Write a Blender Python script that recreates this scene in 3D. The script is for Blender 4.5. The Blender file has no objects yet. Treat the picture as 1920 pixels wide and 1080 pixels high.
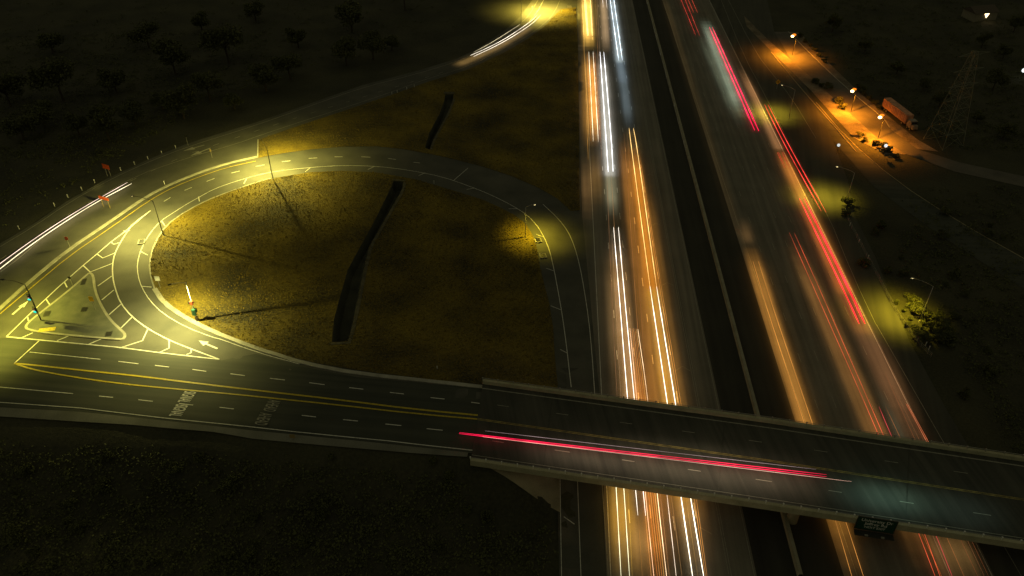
import bpy, bmesh, math, random
import numpy as np
from mathutils import Vector, Matrix
from mathutils.geometry import delaunay_2d_cdt
R = math.radians
random.seed(7)
S = bpy.context.scene
COL = S.collection
# ------------------------------------------------------------ camera
CAM_H, F_PX, PITCH = 119.0, 1493.0, R(36.7)
cd = bpy.data.cameras.new('camera'); cam = bpy.data.objects.new('camera', cd); COL.objects.link(cam)
cam.location = (0, 0, CAM_H); cam.rotation_euler = (R(90) - PITCH, 0, 0)
cd.sensor_width = 36; cd.lens = 36 * F_PX / 1920; cd.clip_start = 1; cd.clip_end = 12000
S.camera = cam
# ------------------------------------------------------------ world: night sky glow
W = bpy.data.worlds.new('World'); S.world = W; W.use_nodes = True
bg = W.node_tree.nodes['Background']
bg.inputs[0].default_value = (1.0, 0.95, 0.55, 1); bg.inputs[1].default_value = 0.068
S.view_settings.view_transform = 'Standard'; S.view_settings.look = 'None'
S.view_settings.exposure = 0; S.view_settings.gamma = 1
S.render.engine = 'CYCLES'
# moonless: a very faint added sun lamp stands for the sky's brightest side
sd = bpy.data.lights.new('sky_glow', 'SUN'); sd.energy = 0.02; sd.angle = R(12); sd.color = (.9, .95, .8)
so = bpy.data.objects.new('sky_glow', sd); so.rotation_euler = (R(25), R(-20), 0); COL.objects.link(so)

# ------------------------------------------------------------ pixel <-> ground
cp, sp = math.cos(PITCH), math.sin(PITCH)
def ray(px, py):
    u = (px - 960) / F_PX; v = (py - 540) / F_PX
    return (u, cp - v * sp, -sp - v * cp)
def atz(px, py, z):
    d = ray(px, py); t = (z - CAM_H) / d[2]
    return (d[0] * t, d[1] * t)

# ------------------------------------------------------------ terrain height
ctrl = []
def cpt(lst):
    for a in lst:
        x, y = atz(a[0], a[1], a[2]); ctrl.append((x, y, a[2]))
# freeway corridor
for y in (-10, 100, 200, 300, 400, 480, 560, 640, 720, 800, 900, 1000, 1090):
    xl = 1063 + (1112 - 1063) * (y + 573) / 1113 - (10 if y < 400 else 0)
    cpt([(xl, y, 0), (1062 + 298 * (y + 573) / 1113, y, 0), (1048 + 600 * (y + 573) / 1113, y, 0),
         (1048 + 800 * (y + 573) / 1113, y, 0)])
cpt([(1050, 960, 0), (1050, 1040, 0), (1051, 1090, 0), (1047, 722, .05), (1050, 890, 0)])
# arterial + intersection
cpt([(-80, 640, 7.3), (-80, 780, 7.3), (0, 650, 7.3), (0, 783, 7.3), (250, 680, 7.3), (250, 799, 7.3), (450, 700, 7.3),
     (475, 822, 7.3), (520, 668, 7.3), (650, 702, 7.3), (700, 770, 7.3), (800, 716, 7.3), (720, 838, 7.3), (905, 724, 7.3),
     (955, 738, 7.3), (950, 858, 7.3), (885, 862, 7.3), (880, 780, 7.3), (0, 590, 7.3), (100, 610, 7.3), (60, 530, 7.2),
     (0, 520, 7.2), (-80, 560, 7.2), (150, 560, 7.3)])
# left ramp
cpt([(-80, 520, 7), (-60, 495, 6.9), (0, 455, 6.8), (0, 500, 7), (62, 420, 6.7), (125, 377, 6.6), (150, 400, 6.6), (200, 335, 6.4), (250, 350, 6.4), (275, 300, 6.2),
     (350, 268, 5.9), (370, 300, 6.0), (480, 229, 5.2), (480, 258, 5.4), (580, 194, 4.3), (580, 225, 4.5), (680, 159, 3.4), (680, 190, 3.6), (780, 134, 2.4),
     (780, 158, 2.5), (855, 110, 1.5), (880, 128, 1.4), (900, 88, .9), (955, 92, .7), (950, 55, .5), (985, 25, .2), (1010, 0, 0), (1022, 48, .1), (1052, 0, 0)])
cpt([(-60, 440, 3.5), (0, 408, 3.2), (62, 375, 3.2), (125, 336, 3.2), (200, 298, 3.2), (275, 266, 3), (350, 236, 2.8), (480, 200, 2.2), (580, 168, 1.6),
     (680, 138, 1.0), (780, 114, .5), (850, 90, .2), (900, 55, .1), (945, 20, 0), (985, -10, 0)])
# loop ramp
cpt([(450, 645, 7.3), (300, 585, 7.3), (235, 500, 7.2), (240, 440, 7.1), (300, 385, 6.8), (320, 420, 6.8), (400, 330, 6.4), (410, 368, 6.3), (484, 298, 6.0), (500, 336, 5.8),
     (580, 282, 5.4), (580, 322, 5.2), (650, 277, 4.8), (650, 320, 4.6), (755, 279, 3.9), (760, 328, 3.7), (855, 300, 2.9), (850, 356, 2.7), (960, 330, 1.9),
     (920, 380, 1.9), (1045, 372, .9), (987, 421, 1.0), (1070, 395, .5), (1006, 462, .7), (1090, 440, .2), (1022, 540, .3), (1035, 600, .1), (1042, 660, 0),
     (282, 520, 7.1), (287, 540, 7.2), (350, 597, 7.2), (400, 622, 7.3), (480, 655, 7.3), (287, 460, 7), (312, 422, 6.8)])
# infields
cpt([(600, 250, 4.9), (700, 215, 3.6), (700, 250, 3.9), (850, 190, 1.6), (900, 150, 1.0), (860, 250, 2.1), (960, 140, .4), (960, 240, .9), (1050, 100, 0), (1050, 200, 0), (1050, 300, .2), (970, 300, 1.4),
     (340, 500, 6.6), (400, 440, 5.6), (430, 520, 5.2), (420, 580, 6.2), (500, 420, 4.4), (520, 500, 4.0), (520, 590, 5.0), (600, 400, 3.6), (600, 480, 3.2), (600, 560, 3.3), (590, 635, 4.6),
     (700, 640, 4.0), (800, 600, 2.2), (800, 480, 2.0), (800, 400, 2.4), (900, 440, 1.5), (900, 540, 1.1), (900, 650, 2.2), (980, 560, .5), (990, 640, .5), (1020, 690, .4)])
# low ground south-west of the arterial
cpt([(-80, 930, 2), (0, 940, 1.6), (200, 960, 1.4), (400, 970, 1.2), (560, 985, 1.0), (700, 990, .9), (820, 985, .7), (940, 1000, .3), (-80, 1090, 1), (0, 1090, 1), (300, 1090, .8), (600, 1090, .5), (900, 1090, .2),
     (1000, 1080, 0)])
for x, y, z in ((-170, 40, 1), (0, 20, 0), (170, 40, 0), (-400, 40, 1), (400, 40, 0), (-400, 200, 3), (-300, 420, 0), (-100, 420, 0), (400, 420, 0), (400, 200, 0), (0, 560, 0), (-400, 600, 0), (400, 600, 0), (-400, -40, 0), (400, -40, 0),
                (-220, 300, 1.5), (-170, 340, 1.0), (-110, 380, .4), (-80, 500, 0), (-230, 250, 2)):
    ctrl.append((x, y, z))
GX0, GY0, GS, GNX, GNY = -396.0, -36.0, 2.0, 396, 316
def build_height():
    pts = [Vector((a, b)) for a, b, _ in ctrl]
    vo, eo, fo, vi, _, _ = delaunay_2d_cdt(pts, [], [], 0, 1e-4)
    zz = [np.mean([ctrl[k][2] for k in vi[i]]) if vi[i] else 0 for i in range(len(vo))]
    H = np.zeros((GNY, GNX))
    for f in fo:
        a, b, c = [vo[k] for k in f]; za, zb, zc = [zz[k] for k in f]
        i0 = max(0, int((min(a.x, b.x, c.x) - GX0) / GS)); i1 = min(GNX - 1, int((max(a.x, b.x, c.x) - GX0) / GS) + 1)
        j0 = max(0, int((min(a.y, b.y, c.y) - GY0) / GS)); j1 = min(GNY - 1, int((max(a.y, b.y, c.y) - GY0) / GS) + 1)
        if i1 < i0 or j1 < j0: continue
        X, Y = np.meshgrid(GX0 + GS * np.arange(i0, i1 + 1), GY0 + GS * np.arange(j0, j1 + 1))
        det = (b.y - c.y) * (a.x - c.x) + (c.x - b.x) * (a.y - c.y)
        if abs(det) < 1e-9: continue
        l1 = ((b.y - c.y) * (X - c.x) + (c.x - b.x) * (Y - c.y)) / det
        l2 = ((c.y - a.y) * (X - c.x) + (a.x - c.x) * (Y - c.y)) / det
        l3 = 1 - l1 - l2
        m = (l1 >= -1e-6) & (l2 >= -1e-6) & (l3 >= -1e-6)
        sub = H[j0:j1 + 1, i0:i1 + 1]; sub[m] = (l1 * za + l2 * zb + l3 * zc)[m]
    for _ in range(4):
        P = np.pad(H, 1, mode='edge')
        H = (P[:-2, 1:-1] + P[2:, 1:-1] + P[1:-1, :-2] + P[1:-1, 2:] + 2 * P[1:-1, 1:-1]) / 6
    return H
HT = build_height()
def h(x, y):
    fx = (x - GX0) / GS; fy = (y - GY0) / GS
    if fx < 0 or fy < 0 or fx >= GNX - 1.001 or fy >= GNY - 1.001:
        return 0.0
    i = int(fx); j = int(fy); a = fx - i; b = fy - j
    return float((HT[j, i] * (1 - a) + HT[j, i + 1] * a) * (1 - b) + (HT[j + 1, i] * (1 - a) + HT[j + 1, i + 1] * a) * b)
def gp(px, py, up=0.0):
    """point of the ground (raised by up) seen at this place of the photograph"""
    z = 3.0
    for _ in range(14):
        x, y = atz(px, py, z + up); z = .5 * z + .5 * h(x, y)
    return Vector((x, y, z + up))
def gpl(pts, up=0.0): return [gp(a[0], a[1], up) for a in pts]

# ------------------------------------------------------------ materials
def nodes(name):
    m = bpy.data.materials.new(name); m.use_nodes = True
    nt = m.node_tree; return m, nt, nt.nodes['Principled BSDF']
def plain(name, col, rough=.6, metal=0, var=.15, scale=3.0):
    m, nt, b = nodes(name); N, L = nt.nodes, nt.links
    tc = N.new('ShaderNodeTexCoord'); no = N.new('ShaderNodeTexNoise'); no.inputs['Scale'].default_value = scale; no.inputs['Detail'].default_value = 6
    L.new(tc.outputs['Object'], no.inputs['Vector'])
    r = N.new('ShaderNodeValToRGB'); L.new(no.outputs['Fac'], r.inputs[0])
    r.color_ramp.elements[0].position = .3; r.color_ramp.elements[1].position = .7
    r.color_ramp.elements[0].color = (*[c * (1 - var) for c in col], 1); r.color_ramp.elements[1].color = (*[min(1, c * (1 + var)) for c in col], 1)
    L.new(r.outputs[0], b.inputs['Base Color']); b.inputs['Roughness'].default_value = rough; b.inputs['Metallic'].default_value = metal
    return m
def emis(name, col, st):
    m, nt, b = nodes(name); b.inputs['Base Color'].default_value = (0, 0, 0, 1)
    b.inputs['Emission Color'].default_value = (*col, 1); b.inputs['Emission Strength'].default_value = st
    return m
def surf(name, dark, light, rough=.85, scale=.25, fine=6.0, bump=.3, streak=None, fdist=.05, mix=.5, mow=None):
    """ground surface: large stains times fine grain, optional long streaks along the driving direction"""
    m, nt, b = nodes(name); N, L = nt.nodes, nt.links
    tc = N.new('ShaderNodeNewGeometry')
    vec = tc.outputs['Position']
    if streak is not None:
        mp = N.new('ShaderNodeMapping'); mp.inputs['Rotation'].default_value = (0, 0, -streak[0]); L.new(vec, mp.inputs['Vector']); rot = mp
        mp = N.new('ShaderNodeMapping'); mp.inputs['Scale'].default_value = (streak[1], .02, 1); L.new(rot.outputs[0], mp.inputs['Vector'])
        ns = N.new('ShaderNodeTexNoise'); ns.inputs['Scale'].default_value = 1; ns.inputs['Detail'].default_value = 3; L.new(mp.outputs[0], ns.inputs['Vector'])
    n1 = N.new('ShaderNodeTexNoise'); n1.inputs['Scale'].default_value = scale; n1.inputs['Detail'].default_value = 8; L.new(vec, n1.inputs['Vector'])
    n2 = N.new('ShaderNodeTexNoise'); n2.inputs['Scale'].default_value = fine; n2.inputs['Detail'].default_value = 6; n2.inputs['Roughness'].default_value = .7; L.new(vec, n2.inputs['Vector'])
    mx = N.new('ShaderNodeMath'); mx.operation = 'MULTIPLY_ADD'; L.new(n1.outputs['Fac'], mx.inputs[0]); mx.inputs[1].default_value = 1 - mix
    m2 = N.new('ShaderNodeMath'); m2.operation = 'MULTIPLY'; L.new(n2.outputs['Fac'], m2.inputs[0]); m2.inputs[1].default_value = mix
    L.new(m2.outputs[0], mx.inputs[2]); out = mx.outputs[0]
    if streak is not None:
        m3 = N.new('ShaderNodeMath'); m3.operation = 'MULTIPLY_ADD'; L.new(ns.outputs['Fac'], m3.inputs[0]); m3.inputs[1].default_value = .5
        m4 = N.new('ShaderNodeMath'); m4.operation = 'MULTIPLY'; L.new(out, m4.inputs[0]); m4.inputs[1].default_value = .5
        L.new(m4.outputs[0], m3.inputs[2]); out = m3.outputs[0]
    if mow:
        mp = N.new('ShaderNodeMapping'); mp.inputs['Location'].default_value = mow; L.new(vec, mp.inputs['Vector'])
        wv = N.new('ShaderNodeTexWave'); wv.wave_type = 'RINGS'; wv.rings_direction = 'Z'; wv.inputs['Scale'].default_value = .16; wv.inputs['Distortion'].default_value = 14; wv.inputs['Detail'].default_value = 5; wv.inputs['Detail Scale'].default_value = .35
        L.new(mp.outputs[0], wv.inputs['Vector'])
        m5 = N.new('ShaderNodeMath'); m5.operation = 'MULTIPLY_ADD'; L.new(wv.outputs['Fac'], m5.inputs[0]); m5.inputs[1].default_value = .02
        m6 = N.new('ShaderNodeMath'); m6.operation = 'SUBTRACT'; L.new(out, m6.inputs[0]); m6.inputs[1].default_value = .03; L.new(m6.outputs[0], m5.inputs[2]); out = m5.outputs[0]
    r = N.new('ShaderNodeValToRGB'); L.new(out, r.inputs[0])
    r.color_ramp.elements[0].position = .36; r.color_ramp.elements[1].position = .64
    r.color_ramp.elements[0].color = (*dark, 1); r.color_ramp.elements[1].color = (*light, 1)
    L.new(r.outputs[0], b.inputs['Base Color']); b.inputs['Roughness'].default_value = rough
    bp = N.new('ShaderNodeBump'); bp.inputs['Strength'].default_value = bump; bp.inputs['Distance'].default_value = fdist
    L.new(n2.outputs['Fac'], bp.inputs['Height']); L.new(bp.outputs[0], b.inputs['Normal'])
    return m
FWD = R(3.9)   # heading of the freeway, east of the view axis
soil = surf('scrub_soil', (.022, .023, .012), (.075, .072, .038), .95, .06, 1.6, .8, fdist=.3)
grassm = surf('dry_grass', (.03, .025, .008), (.30, .215, .014), .95, .07, 2.4, 1.0, fdist=.4, mix=.5, mow=(45, -175, 0))
asph = surf('ramp_asphalt', (.058, .06, .05), (.125, .12, .095), .8, .15, 8, .2, fdist=.02)
asph_art = surf('arterial_asphalt', (.03, .036, .028), (.075, .078, .058), .8, .12, 7, .2, streak=(R(-97), .6), fdist=.02)
conc = surf('freeway_concrete', (.12, .112, .09), (.26, .235, .19), .8, .1, 5, .2, streak=(-FWD, .8), fdist=.02)
blackasph = surf('median_asphalt', (.024, .023, .018), (.05, .047, .036), .85, .1, 6, .2, streak=(-FWD, .5), fdist=.02)
gore = surf('gore_pavement', (.13, .13, .10), (.24, .235, .19), .85, .2, 6, .2, fdist=.02)
kerbm = surf('kerb_concrete', (.25, .24, .2), (.5, .48, .4), .8, .5, 5, .2, fdist=.02)
deckm = surf('bridge_deck', (.03, .032, .026), (.085, .083, .066), .75, .15, 9, .3, streak=(R(8), .9), fdist=.02)
slopem = surf('slope_paving', (.24, .21, .13), (.40, .34, .21), .9, .3, 4, .3, fdist=.03)
dirt = surf('street_dirt', (.08, .065, .045), (.32, .26, .18), .95, .2, 3, .5, fdist=.1)
streetm = surf('street_asphalt', (.07, .065, .055), (.17, .15, .12), .85, .15, 6, .2, fdist=.02)
conc_wall = surf('barrier_concrete', (.13, .12, .085), (.25, .23, .16), .85, .5, 5, .3, fdist=.02)
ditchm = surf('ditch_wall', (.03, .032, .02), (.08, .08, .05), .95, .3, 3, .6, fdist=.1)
def paint(name, col):
    m, nt, b = nodes(name); N, L = nt.nodes, nt.links
    g = N.new('ShaderNodeNewGeometry'); n = N.new('ShaderNodeTexNoise'); n.inputs['Scale'].default_value = 2.2; n.inputs['Detail'].default_value = 8; n.inputs['Roughness'].default_value = .75
    L.new(g.outputs['Position'], n.inputs['Vector']); r = N.new('ShaderNodeValToRGB'); L.new(n.outputs['Fac'], r.inputs[0])
    r.color_ramp.elements[0].position = .33; r.color_ramp.elements[1].position = .52
    r.color_ramp.elements[0].color = (*[c * .5 for c in col], 1); r.color_ramp.elements[1].color = (*col, 1)
    L.new(r.outputs[0], b.inputs['Base Color']); b.inputs['Roughness'].default_value = .6
    return m
white = paint('white_paint', (.78, .77, .7)); yellow = paint('yellow_paint', (.62, .47, .03)); faded = paint('faded_paint', (.34, .33, .27))
steel = plain('galvanised_steel', (.38, .37, .33), .5, .4); darksteel = plain('dark_steel', (.06, .06, .05), .5, .5)
blackp = plain('black_housing', (.015, .015, .015), .5)
leafm = surf('leaves', (.05, .055, .018), (.12, .13, .04), .8, .5, 2, 0)
barkm = plain('bark', (.07, .055, .035), .9)
orangep = plain('orange_sheeting', (.8, .12, .02), .5); woodp = plain('wood_post', (.35, .26, .1), .8)
yellowp = plain('yellow_sheeting', (.85, .5, .02), .5); whitep = plain('white_sheeting', (.8, .8, .76), .5)
greenp = plain('green_sheeting', (.008, .06, .03), .5)
redp = plain('red_sheeting', (.55, .1, .05), .5)

# ------------------------------------------------------------ object helpers
def tag(o, label=None, cat=None, group=None, kind=None):
    if label: o['label'] = label
    if cat: o['category'] = cat
    if group: o['group'] = group
    if kind: o['kind'] = kind
    return o
def empty(name, loc, rz=0, **k):
    o = bpy.data.objects.new(name, None); COL.objects.link(o); o.location = loc; o.rotation_euler = (0, 0, rz); o.empty_display_size = .3
    return tag(o, **k)
class MB:
    def __init__(s): s.v = []; s.f = []
    def quadstrip(s, A, B):
        k = len(s.v); n = len(A)
        s.v += [tuple(p) for p in A] + [tuple(p) for p in B]
        for i in range(n - 1): s.f.append((k + i, k + i + 1, k + n + i + 1, k + n + i))
    def poly(s, P):
        k = len(s.v); s.v += [tuple(p) for p in P]; s.f.append(tuple(range(k, k + len(P))))
    def box(s, c, d, rz=0, taper=1.0):
        k = len(s.v); ca, sa = math.cos(rz), math.sin(rz)
        for z in (-1, 1):
            t = taper if z > 0 else 1
            for x, y in ((-1, -1), (1, -1), (1, 1), (-1, 1)):
                X = x * d[0] / 2 * t; Y = y * d[1] / 2 * t
                s.v.append((c[0] + X * ca - Y * sa, c[1] + X * sa + Y * ca, c[2] + z * d[2] / 2))
        for f in ((3, 2, 1, 0), (4, 5, 6, 7), (0, 1, 5, 4), (1, 2, 6, 5), (2, 3, 7, 6), (3, 0, 4, 7)): s.f.append(tuple(k + i for i in f))
    def tube(s, P, r, n=8, r2=None, cap=True, tip=False):
        P = [Vector(p) for p in P]; k = len(s.v); m = len(P)
        for i, p in enumerate(P):
            t = (P[min(i + 1, m - 1)] - P[max(i - 1, 0)]).normalized()
            a = t.cross(Vector((0, 0, 1)));
            if a.length < 1e-3: a = Vector((1, 0, 0))
            a.normalize(); b = t.cross(a); rr = r if r2 is None else r + (r2 - r) * i / (m - 1)
            if tip: rr *= .35 + .65 * min(1, min(i, m - 1 - i) / 3)
            for q in range(n):
                w = 2 * math.pi * q / n; s.v.append(tuple(p + a * math.cos(w) * rr + b * math.sin(w) * rr))
        for i in range(m - 1):
            for q in range(n):
                s.f.append((k + i * n + q, k + i * n + (q + 1) % n, k + (i + 1) * n + (q + 1) % n, k + (i + 1) * n + q))
        if cap:
            s.f.append(tuple(k + q for q in range(n))[::-1]); s.f.append(tuple(k + (m - 1) * n + q for q in range(n)))
    def prism(s, P, d):
        """polygon P pushed by vector d"""
        k = len(s.v); n = len(P); d = Vector(d)
        s.v += [tuple(p) for p in P] + [tuple(Vector(p) + d) for p in P]
        s.f.append(tuple(k + i for i in range(n))[::-1]); s.f.append(tuple(k + n + i for i in range(n)))
        for i in range(n): s.f.append((k + i, k + (i + 1) % n, k + n + (i + 1) % n, k + n + i))
    def build(s, name, mat, parent=None, smooth=False):
        me = bpy.data.meshes.new(name); me.from_pydata(s.v, [], s.f); me.validate(); me.update()
        bm = bmesh.new(); bm.from_mesh(me); bmesh.ops.recalc_face_normals(bm, faces=bm.faces); bm.to_mesh(me); bm.free()
        if smooth:
            for p in me.polygons: p.use_smooth = True
        me.materials.append(mat); o = bpy.data.objects.new(name, me); COL.objects.link(o)
        if parent is not None: o.parent = parent
        return o
def copy_tree(o, parent=None):
    c = o.copy(); COL.objects.link(c)
    if parent is not None: c.parent = parent
    for ch in list(o.children): copy_tree(ch, c)
    return c
def inside(x, y, P):
    c = False; j = len(P) - 1
    for i in range(len(P)):
        xi, yi = P[i][0], P[i][1]; xj, yj = P[j][0], P[j][1]
        if (yi > y) != (yj > y) and x < (xj - xi) * (y - yi) / (yj - yi) + xi: c = not c
        j = i
    return c
def dense(P, step=3.0, closed=False):
    out = []; n = len(P)
    for i in range(n if closed else n - 1):
        a, b = Vector(P[i]), Vector(P[(i + 1) % n]); k = max(1, int((b - a).length / step))
        for q in range(k): out.append(a.lerp(b, q / k))
    if not closed: out.append(Vector(P[-1]))
    return out
def smooth_poly(P, it=2):
    """corner cutting, ends kept"""
    P = [Vector(p) for p in P]
    for _ in range(it):
        Q = [P[0]]
        for i in range(len(P) - 1):
            Q.append(P[i].lerp(P[i + 1], .25)); Q.append(P[i].lerp(P[i + 1], .75))
        Q.append(P[-1]); P = Q
    return P
def sheet(name, P, mat, off, holes=(), step=4.0, kind='structure', parent=None, extra=()):
    """a draped sheet over the ground inside world polygon P"""
    loops = [[Vector((p[0], p[1])) for p in dense([(q[0], q[1], 0) for q in L], step, True)] for L in [P] + list(holes)]
    pts = []; edges = []
    for L in loops:
        k = len(pts); pts += L; edges += [(k + i, k + (i + 1) % len(L)) for i in range(len(L))]
    xs = [p.x for p in loops[0]]; ys = [p.y for p in loops[0]]
    X = math.floor(min(xs) / step) * step
    nb = len(pts)
    while X < max(xs):
        Y = math.floor(min(ys) / step) * step
        while Y < max(ys):
            if inside(X, Y, P) and not any(inside(X, Y, H) for H in holes): pts.append(Vector((X, Y)))
            Y += step
        X += step
    pts += [Vector(e) for e in extra]
    vo, eo, fo, _, _, _ = delaunay_2d_cdt(pts, edges, [], 0, 1e-4)
    mb = MB(); mb.v = [(v.x, v.y, h(v.x, v.y) + off) for v in vo]
    for f in fo:
        cx = sum(vo[k].x for k in f) / len(f); cy = sum(vo[k].y for k in f) / len(f)
        if inside(cx, cy, P) and not any(inside(cx, cy, H) for H in holes): mb.f.append(tuple(f))
    o = mb.build(name, mat, parent, smooth=True)
    if parent is None: tag(o, kind=kind)
    return o
def flip_up(o): pass
def offset(P, d):
    out = []
    for i in range(len(P)):
        t = (P[min(i + 1, len(P) - 1)] - P[max(i - 1, 0)]); t = Vector((t.x, t.y, 0)).normalized()
        out.append(P[i] + Vector((-t.y, t.x, 0)) * d)
    return out
def ribbon(mb, P, w, off, drape=True, step=2.5):
    P = dense(P, step); A = offset(P, w / 2); B = offset(P, -w / 2)
    if drape:
        A = [Vector((p.x, p.y, h(p.x, p.y) + off)) for p in A]; B = [Vector((p.x, p.y, h(p.x, p.y) + off)) for p in B]
    mb.quadstrip(A, B)
def dashes(mb, P, w, off, length=3.66, period=14.63, start=0.0, drape=True):
    P = dense(P, .5); d = 0; last = None; cur = []
    for i, p in enumerate(P):
        if i: d += (p - P[i - 1]).length
        on = ((d - start) % period) < length and d >= start
        if on: cur.append(p)
        elif cur:
            if len(cur) > 2: ribbon(mb, cur, w, off, drape, 2)
            cur = []

# ------------------------------------------------------------ outlines (traced, then laid on the ground)
infield1 = gpl([(480, 342), (400, 370), (350, 395), (312, 422), (290, 457), (280, 493), (283, 520), (290, 542), (307, 568), (350, 597), (400, 622), (480, 653), (520, 664),
                (600, 683), (700, 699), (830, 715), (905, 722), (950, 726), (1046, 728), (1040, 665), (1037, 615), (1030, 570), (1022, 540), (1012, 500), (1006, 462), (1000, 445), (987, 421),
                (963, 403), (940, 391), (905, 375), (830, 352), (780, 337), (705, 324), (642, 321), (580, 324), (512, 335)])
infield2 = gpl([(484, 263), (555, 238), (655, 205), (730, 180), (805, 153), (880, 130), (955, 94), (990, 73), (1022, 49), (1041, 28), (1052, 18), (1080, 14), (1084, 100), (1086, 300), (1087, 395),
                (1070, 396), (1045, 373), (1010, 353), (960, 331), (905, 313), (855, 300), (805, 289), (755, 280), (705, 275), (640, 276), (580, 281), (530, 288), (483, 297)])
ditchA = gpl([(739, 339), (757, 341), (755, 357), (737, 385), (712, 430), (693, 462), (685, 495), (676, 540), (667, 585), (660, 615), (652, 641), (622, 643), (626, 600), (637, 560), (652, 507), (672, 470), (697, 425), (722, 375)])
ditchB = gpl([(835, 178), (850, 178), (850, 186), (840, 212), (826, 238), (813, 262), (806, 281), (797, 278), (805, 250), (825, 212), (833, 190)])
pave = gpl([(-120, 540), (-60, 497), (0, 457), (62, 421), (125, 378), (200, 336), (275, 301), (350, 270), (480, 230), (580, 195), (680, 160), (780, 134), (855, 111), (890, 95), (940, 62), (975, 32), (998, 0), (1005, -25),
            (1083, -25), (1084, 100), (1090, 395), (1100, 440), (1112, 500), (1120, 560), (1128, 640), (1134, 740), (1060, 742), (955, 742), (950, 858), (880, 850), (730, 834), (475, 818), (250, 794), (0, 772), (-120, 765)])
# ground with holes where the two ditches are cut
def terrain():
    far = [Vector(p) for p in ((-5000, -3000), (5000, -3000), (5000, 9000), (-5000, 9000))]
    P = [(p.x, p.y) for p in far]; pts = list(far); edges = [(0, 1), (1, 2), (2, 3), (3, 0)]
    for L in (ditchA, ditchB):
        D = [Vector((q.x, q.y)) for q in dense(L, 3, True)]; k = len(pts); pts += D; edges += [(k + i, k + (i + 1) % len(D)) for i in range(len(D))]
    hol = [ditchA, ditchB]
    X = -360
    while X <= 360:
        Y = -30
        while Y <= 560:
            if not any(inside(X, Y, H) for H in hol): pts.append(Vector((X, Y)))
            Y += 4
        X += 4
    vo, eo, fo, _, _, _ = delaunay_2d_cdt(pts, edges, [], 0, 1e-4)
    mb = MB(); mb.v = [(v.x, v.y, h(v.x, v.y)) for v in vo]
    for f in fo:
        cx = sum(vo[k].x for k in f) / 3; cy = sum(vo[k].y for k in f) / 3
        if not any(inside(cx, cy, H) for H in hol): mb.f.append(tuple(f))
    return tag(mb.build('ground', soil, smooth=True), kind='structure')
terrain()
sheet('ramp_road', pave, asph, .10, [infield1, infield2])
sheet('grass_field', infield1, grassm, .16, [ditchA])
sheet('grass_field', infield2, grassm, .16, [ditchB])
# ditches
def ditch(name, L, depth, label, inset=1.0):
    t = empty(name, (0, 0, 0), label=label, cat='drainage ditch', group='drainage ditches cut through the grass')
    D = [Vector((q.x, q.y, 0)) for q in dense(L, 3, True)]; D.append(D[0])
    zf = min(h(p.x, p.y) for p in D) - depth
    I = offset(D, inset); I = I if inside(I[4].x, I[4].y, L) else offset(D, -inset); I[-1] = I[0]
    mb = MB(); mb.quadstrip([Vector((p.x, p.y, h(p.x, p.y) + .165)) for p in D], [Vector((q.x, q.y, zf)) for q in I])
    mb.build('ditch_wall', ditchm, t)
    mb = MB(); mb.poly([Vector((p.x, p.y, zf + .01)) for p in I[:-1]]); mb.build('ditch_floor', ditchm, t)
    return t
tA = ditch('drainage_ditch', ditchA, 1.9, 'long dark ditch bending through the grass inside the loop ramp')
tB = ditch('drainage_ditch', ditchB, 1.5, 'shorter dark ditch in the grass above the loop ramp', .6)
rimm = surf('ditch_rim', (.05, .046, .03), (.16, .14, .08), .9, .8, 3, .4, fdist=.05)
def coping(par, pts, w, z=.22):
    mb = MB(); P = dense(smooth_poly(gpl(pts), 2), 2); A = offset(P, w / 2); B = offset(P, -w / 2)
    T = lambda Q, o: [Vector((p.x, p.y, h(p.x, p.y) + o)) for p in Q]
    mb.quadstrip(T(A, z), T(B, z)); mb.quadstrip(T(B, z), T(B, -.3)); mb.quadstrip(T(A, z), T(A, -.3)); mb.build('coping', rimm, par)
coping(tA, [(758.5, 343), (756.5, 358), (740, 385), (715, 430), (696, 462), (688, 495), (679, 540), (670, 585), (663, 615), (656, 641)], .8)
coping(tA, [(736, 337.5), (760, 340)], .8); coping(tA, [(618, 646), (658, 643.5)], .9)
coping(tB, [(833, 176), (852, 176.5)], 1.6, .5); coping(tB, [(852, 186), (842, 212), (828, 238), (815, 262), (808, 281)], .7)

# ------------------------------------------------------------ freeway
def fl(x0, vp, ys=(-40, 0, 150, 300, 450, 540, 650, 750, 850, 1000, 1110)):
    """line of the freeway crossing the photograph's mid height at x0"""
    return gpl([(vp + (x0 - vp) * (y + 573) / 1113, y) for y in ys])
L_SB, L_NB = 1062, 1048
sb_left = gpl([(1082, -40), (1084, 100), (1087, 270), (1091, 400), (1105, 540), (1114, 640), (1124, 735), (1131, 830), (1133, 1000), (1139, 1110)])
sb_right = fl(1302, L_SB); nb_left = fl(1412, 1062); nb_right = fl(1597, L_NB)
sheet('freeway_road', sb_left + sb_right[::-1], conc, .13)
sheet('freeway_median', sb_right + nb_left[::-1], blackasph, .115)
sheet('freeway_road', nb_left + nb_right[::-1], conc, .13)
outer = gpl([(1430, -40), (1452, 60), (1494, 130), (1525, 190), (1560, 260), (1590, 340), (1600, 400), (1640, 480), (1672, 560), (1705, 640), (1770, 760), (1840, 880), (1960, 1110)])
sheet('shoulder_road', nb_right + outer[::-1], surf('shoulder_asphalt', (.045, .045, .036), (.09, .087, .065), .85, .12, 6, .2, streak=(R(-14), .5)), .10)
sheet('collector_road', gpl([(1040, 690), (1140, 690), (1145, 1110), (1049, 1110)]), surf('collector_asphalt', (.05, .052, .042), (.10, .10, .08), .8, .12, 6, .2), .085)

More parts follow.
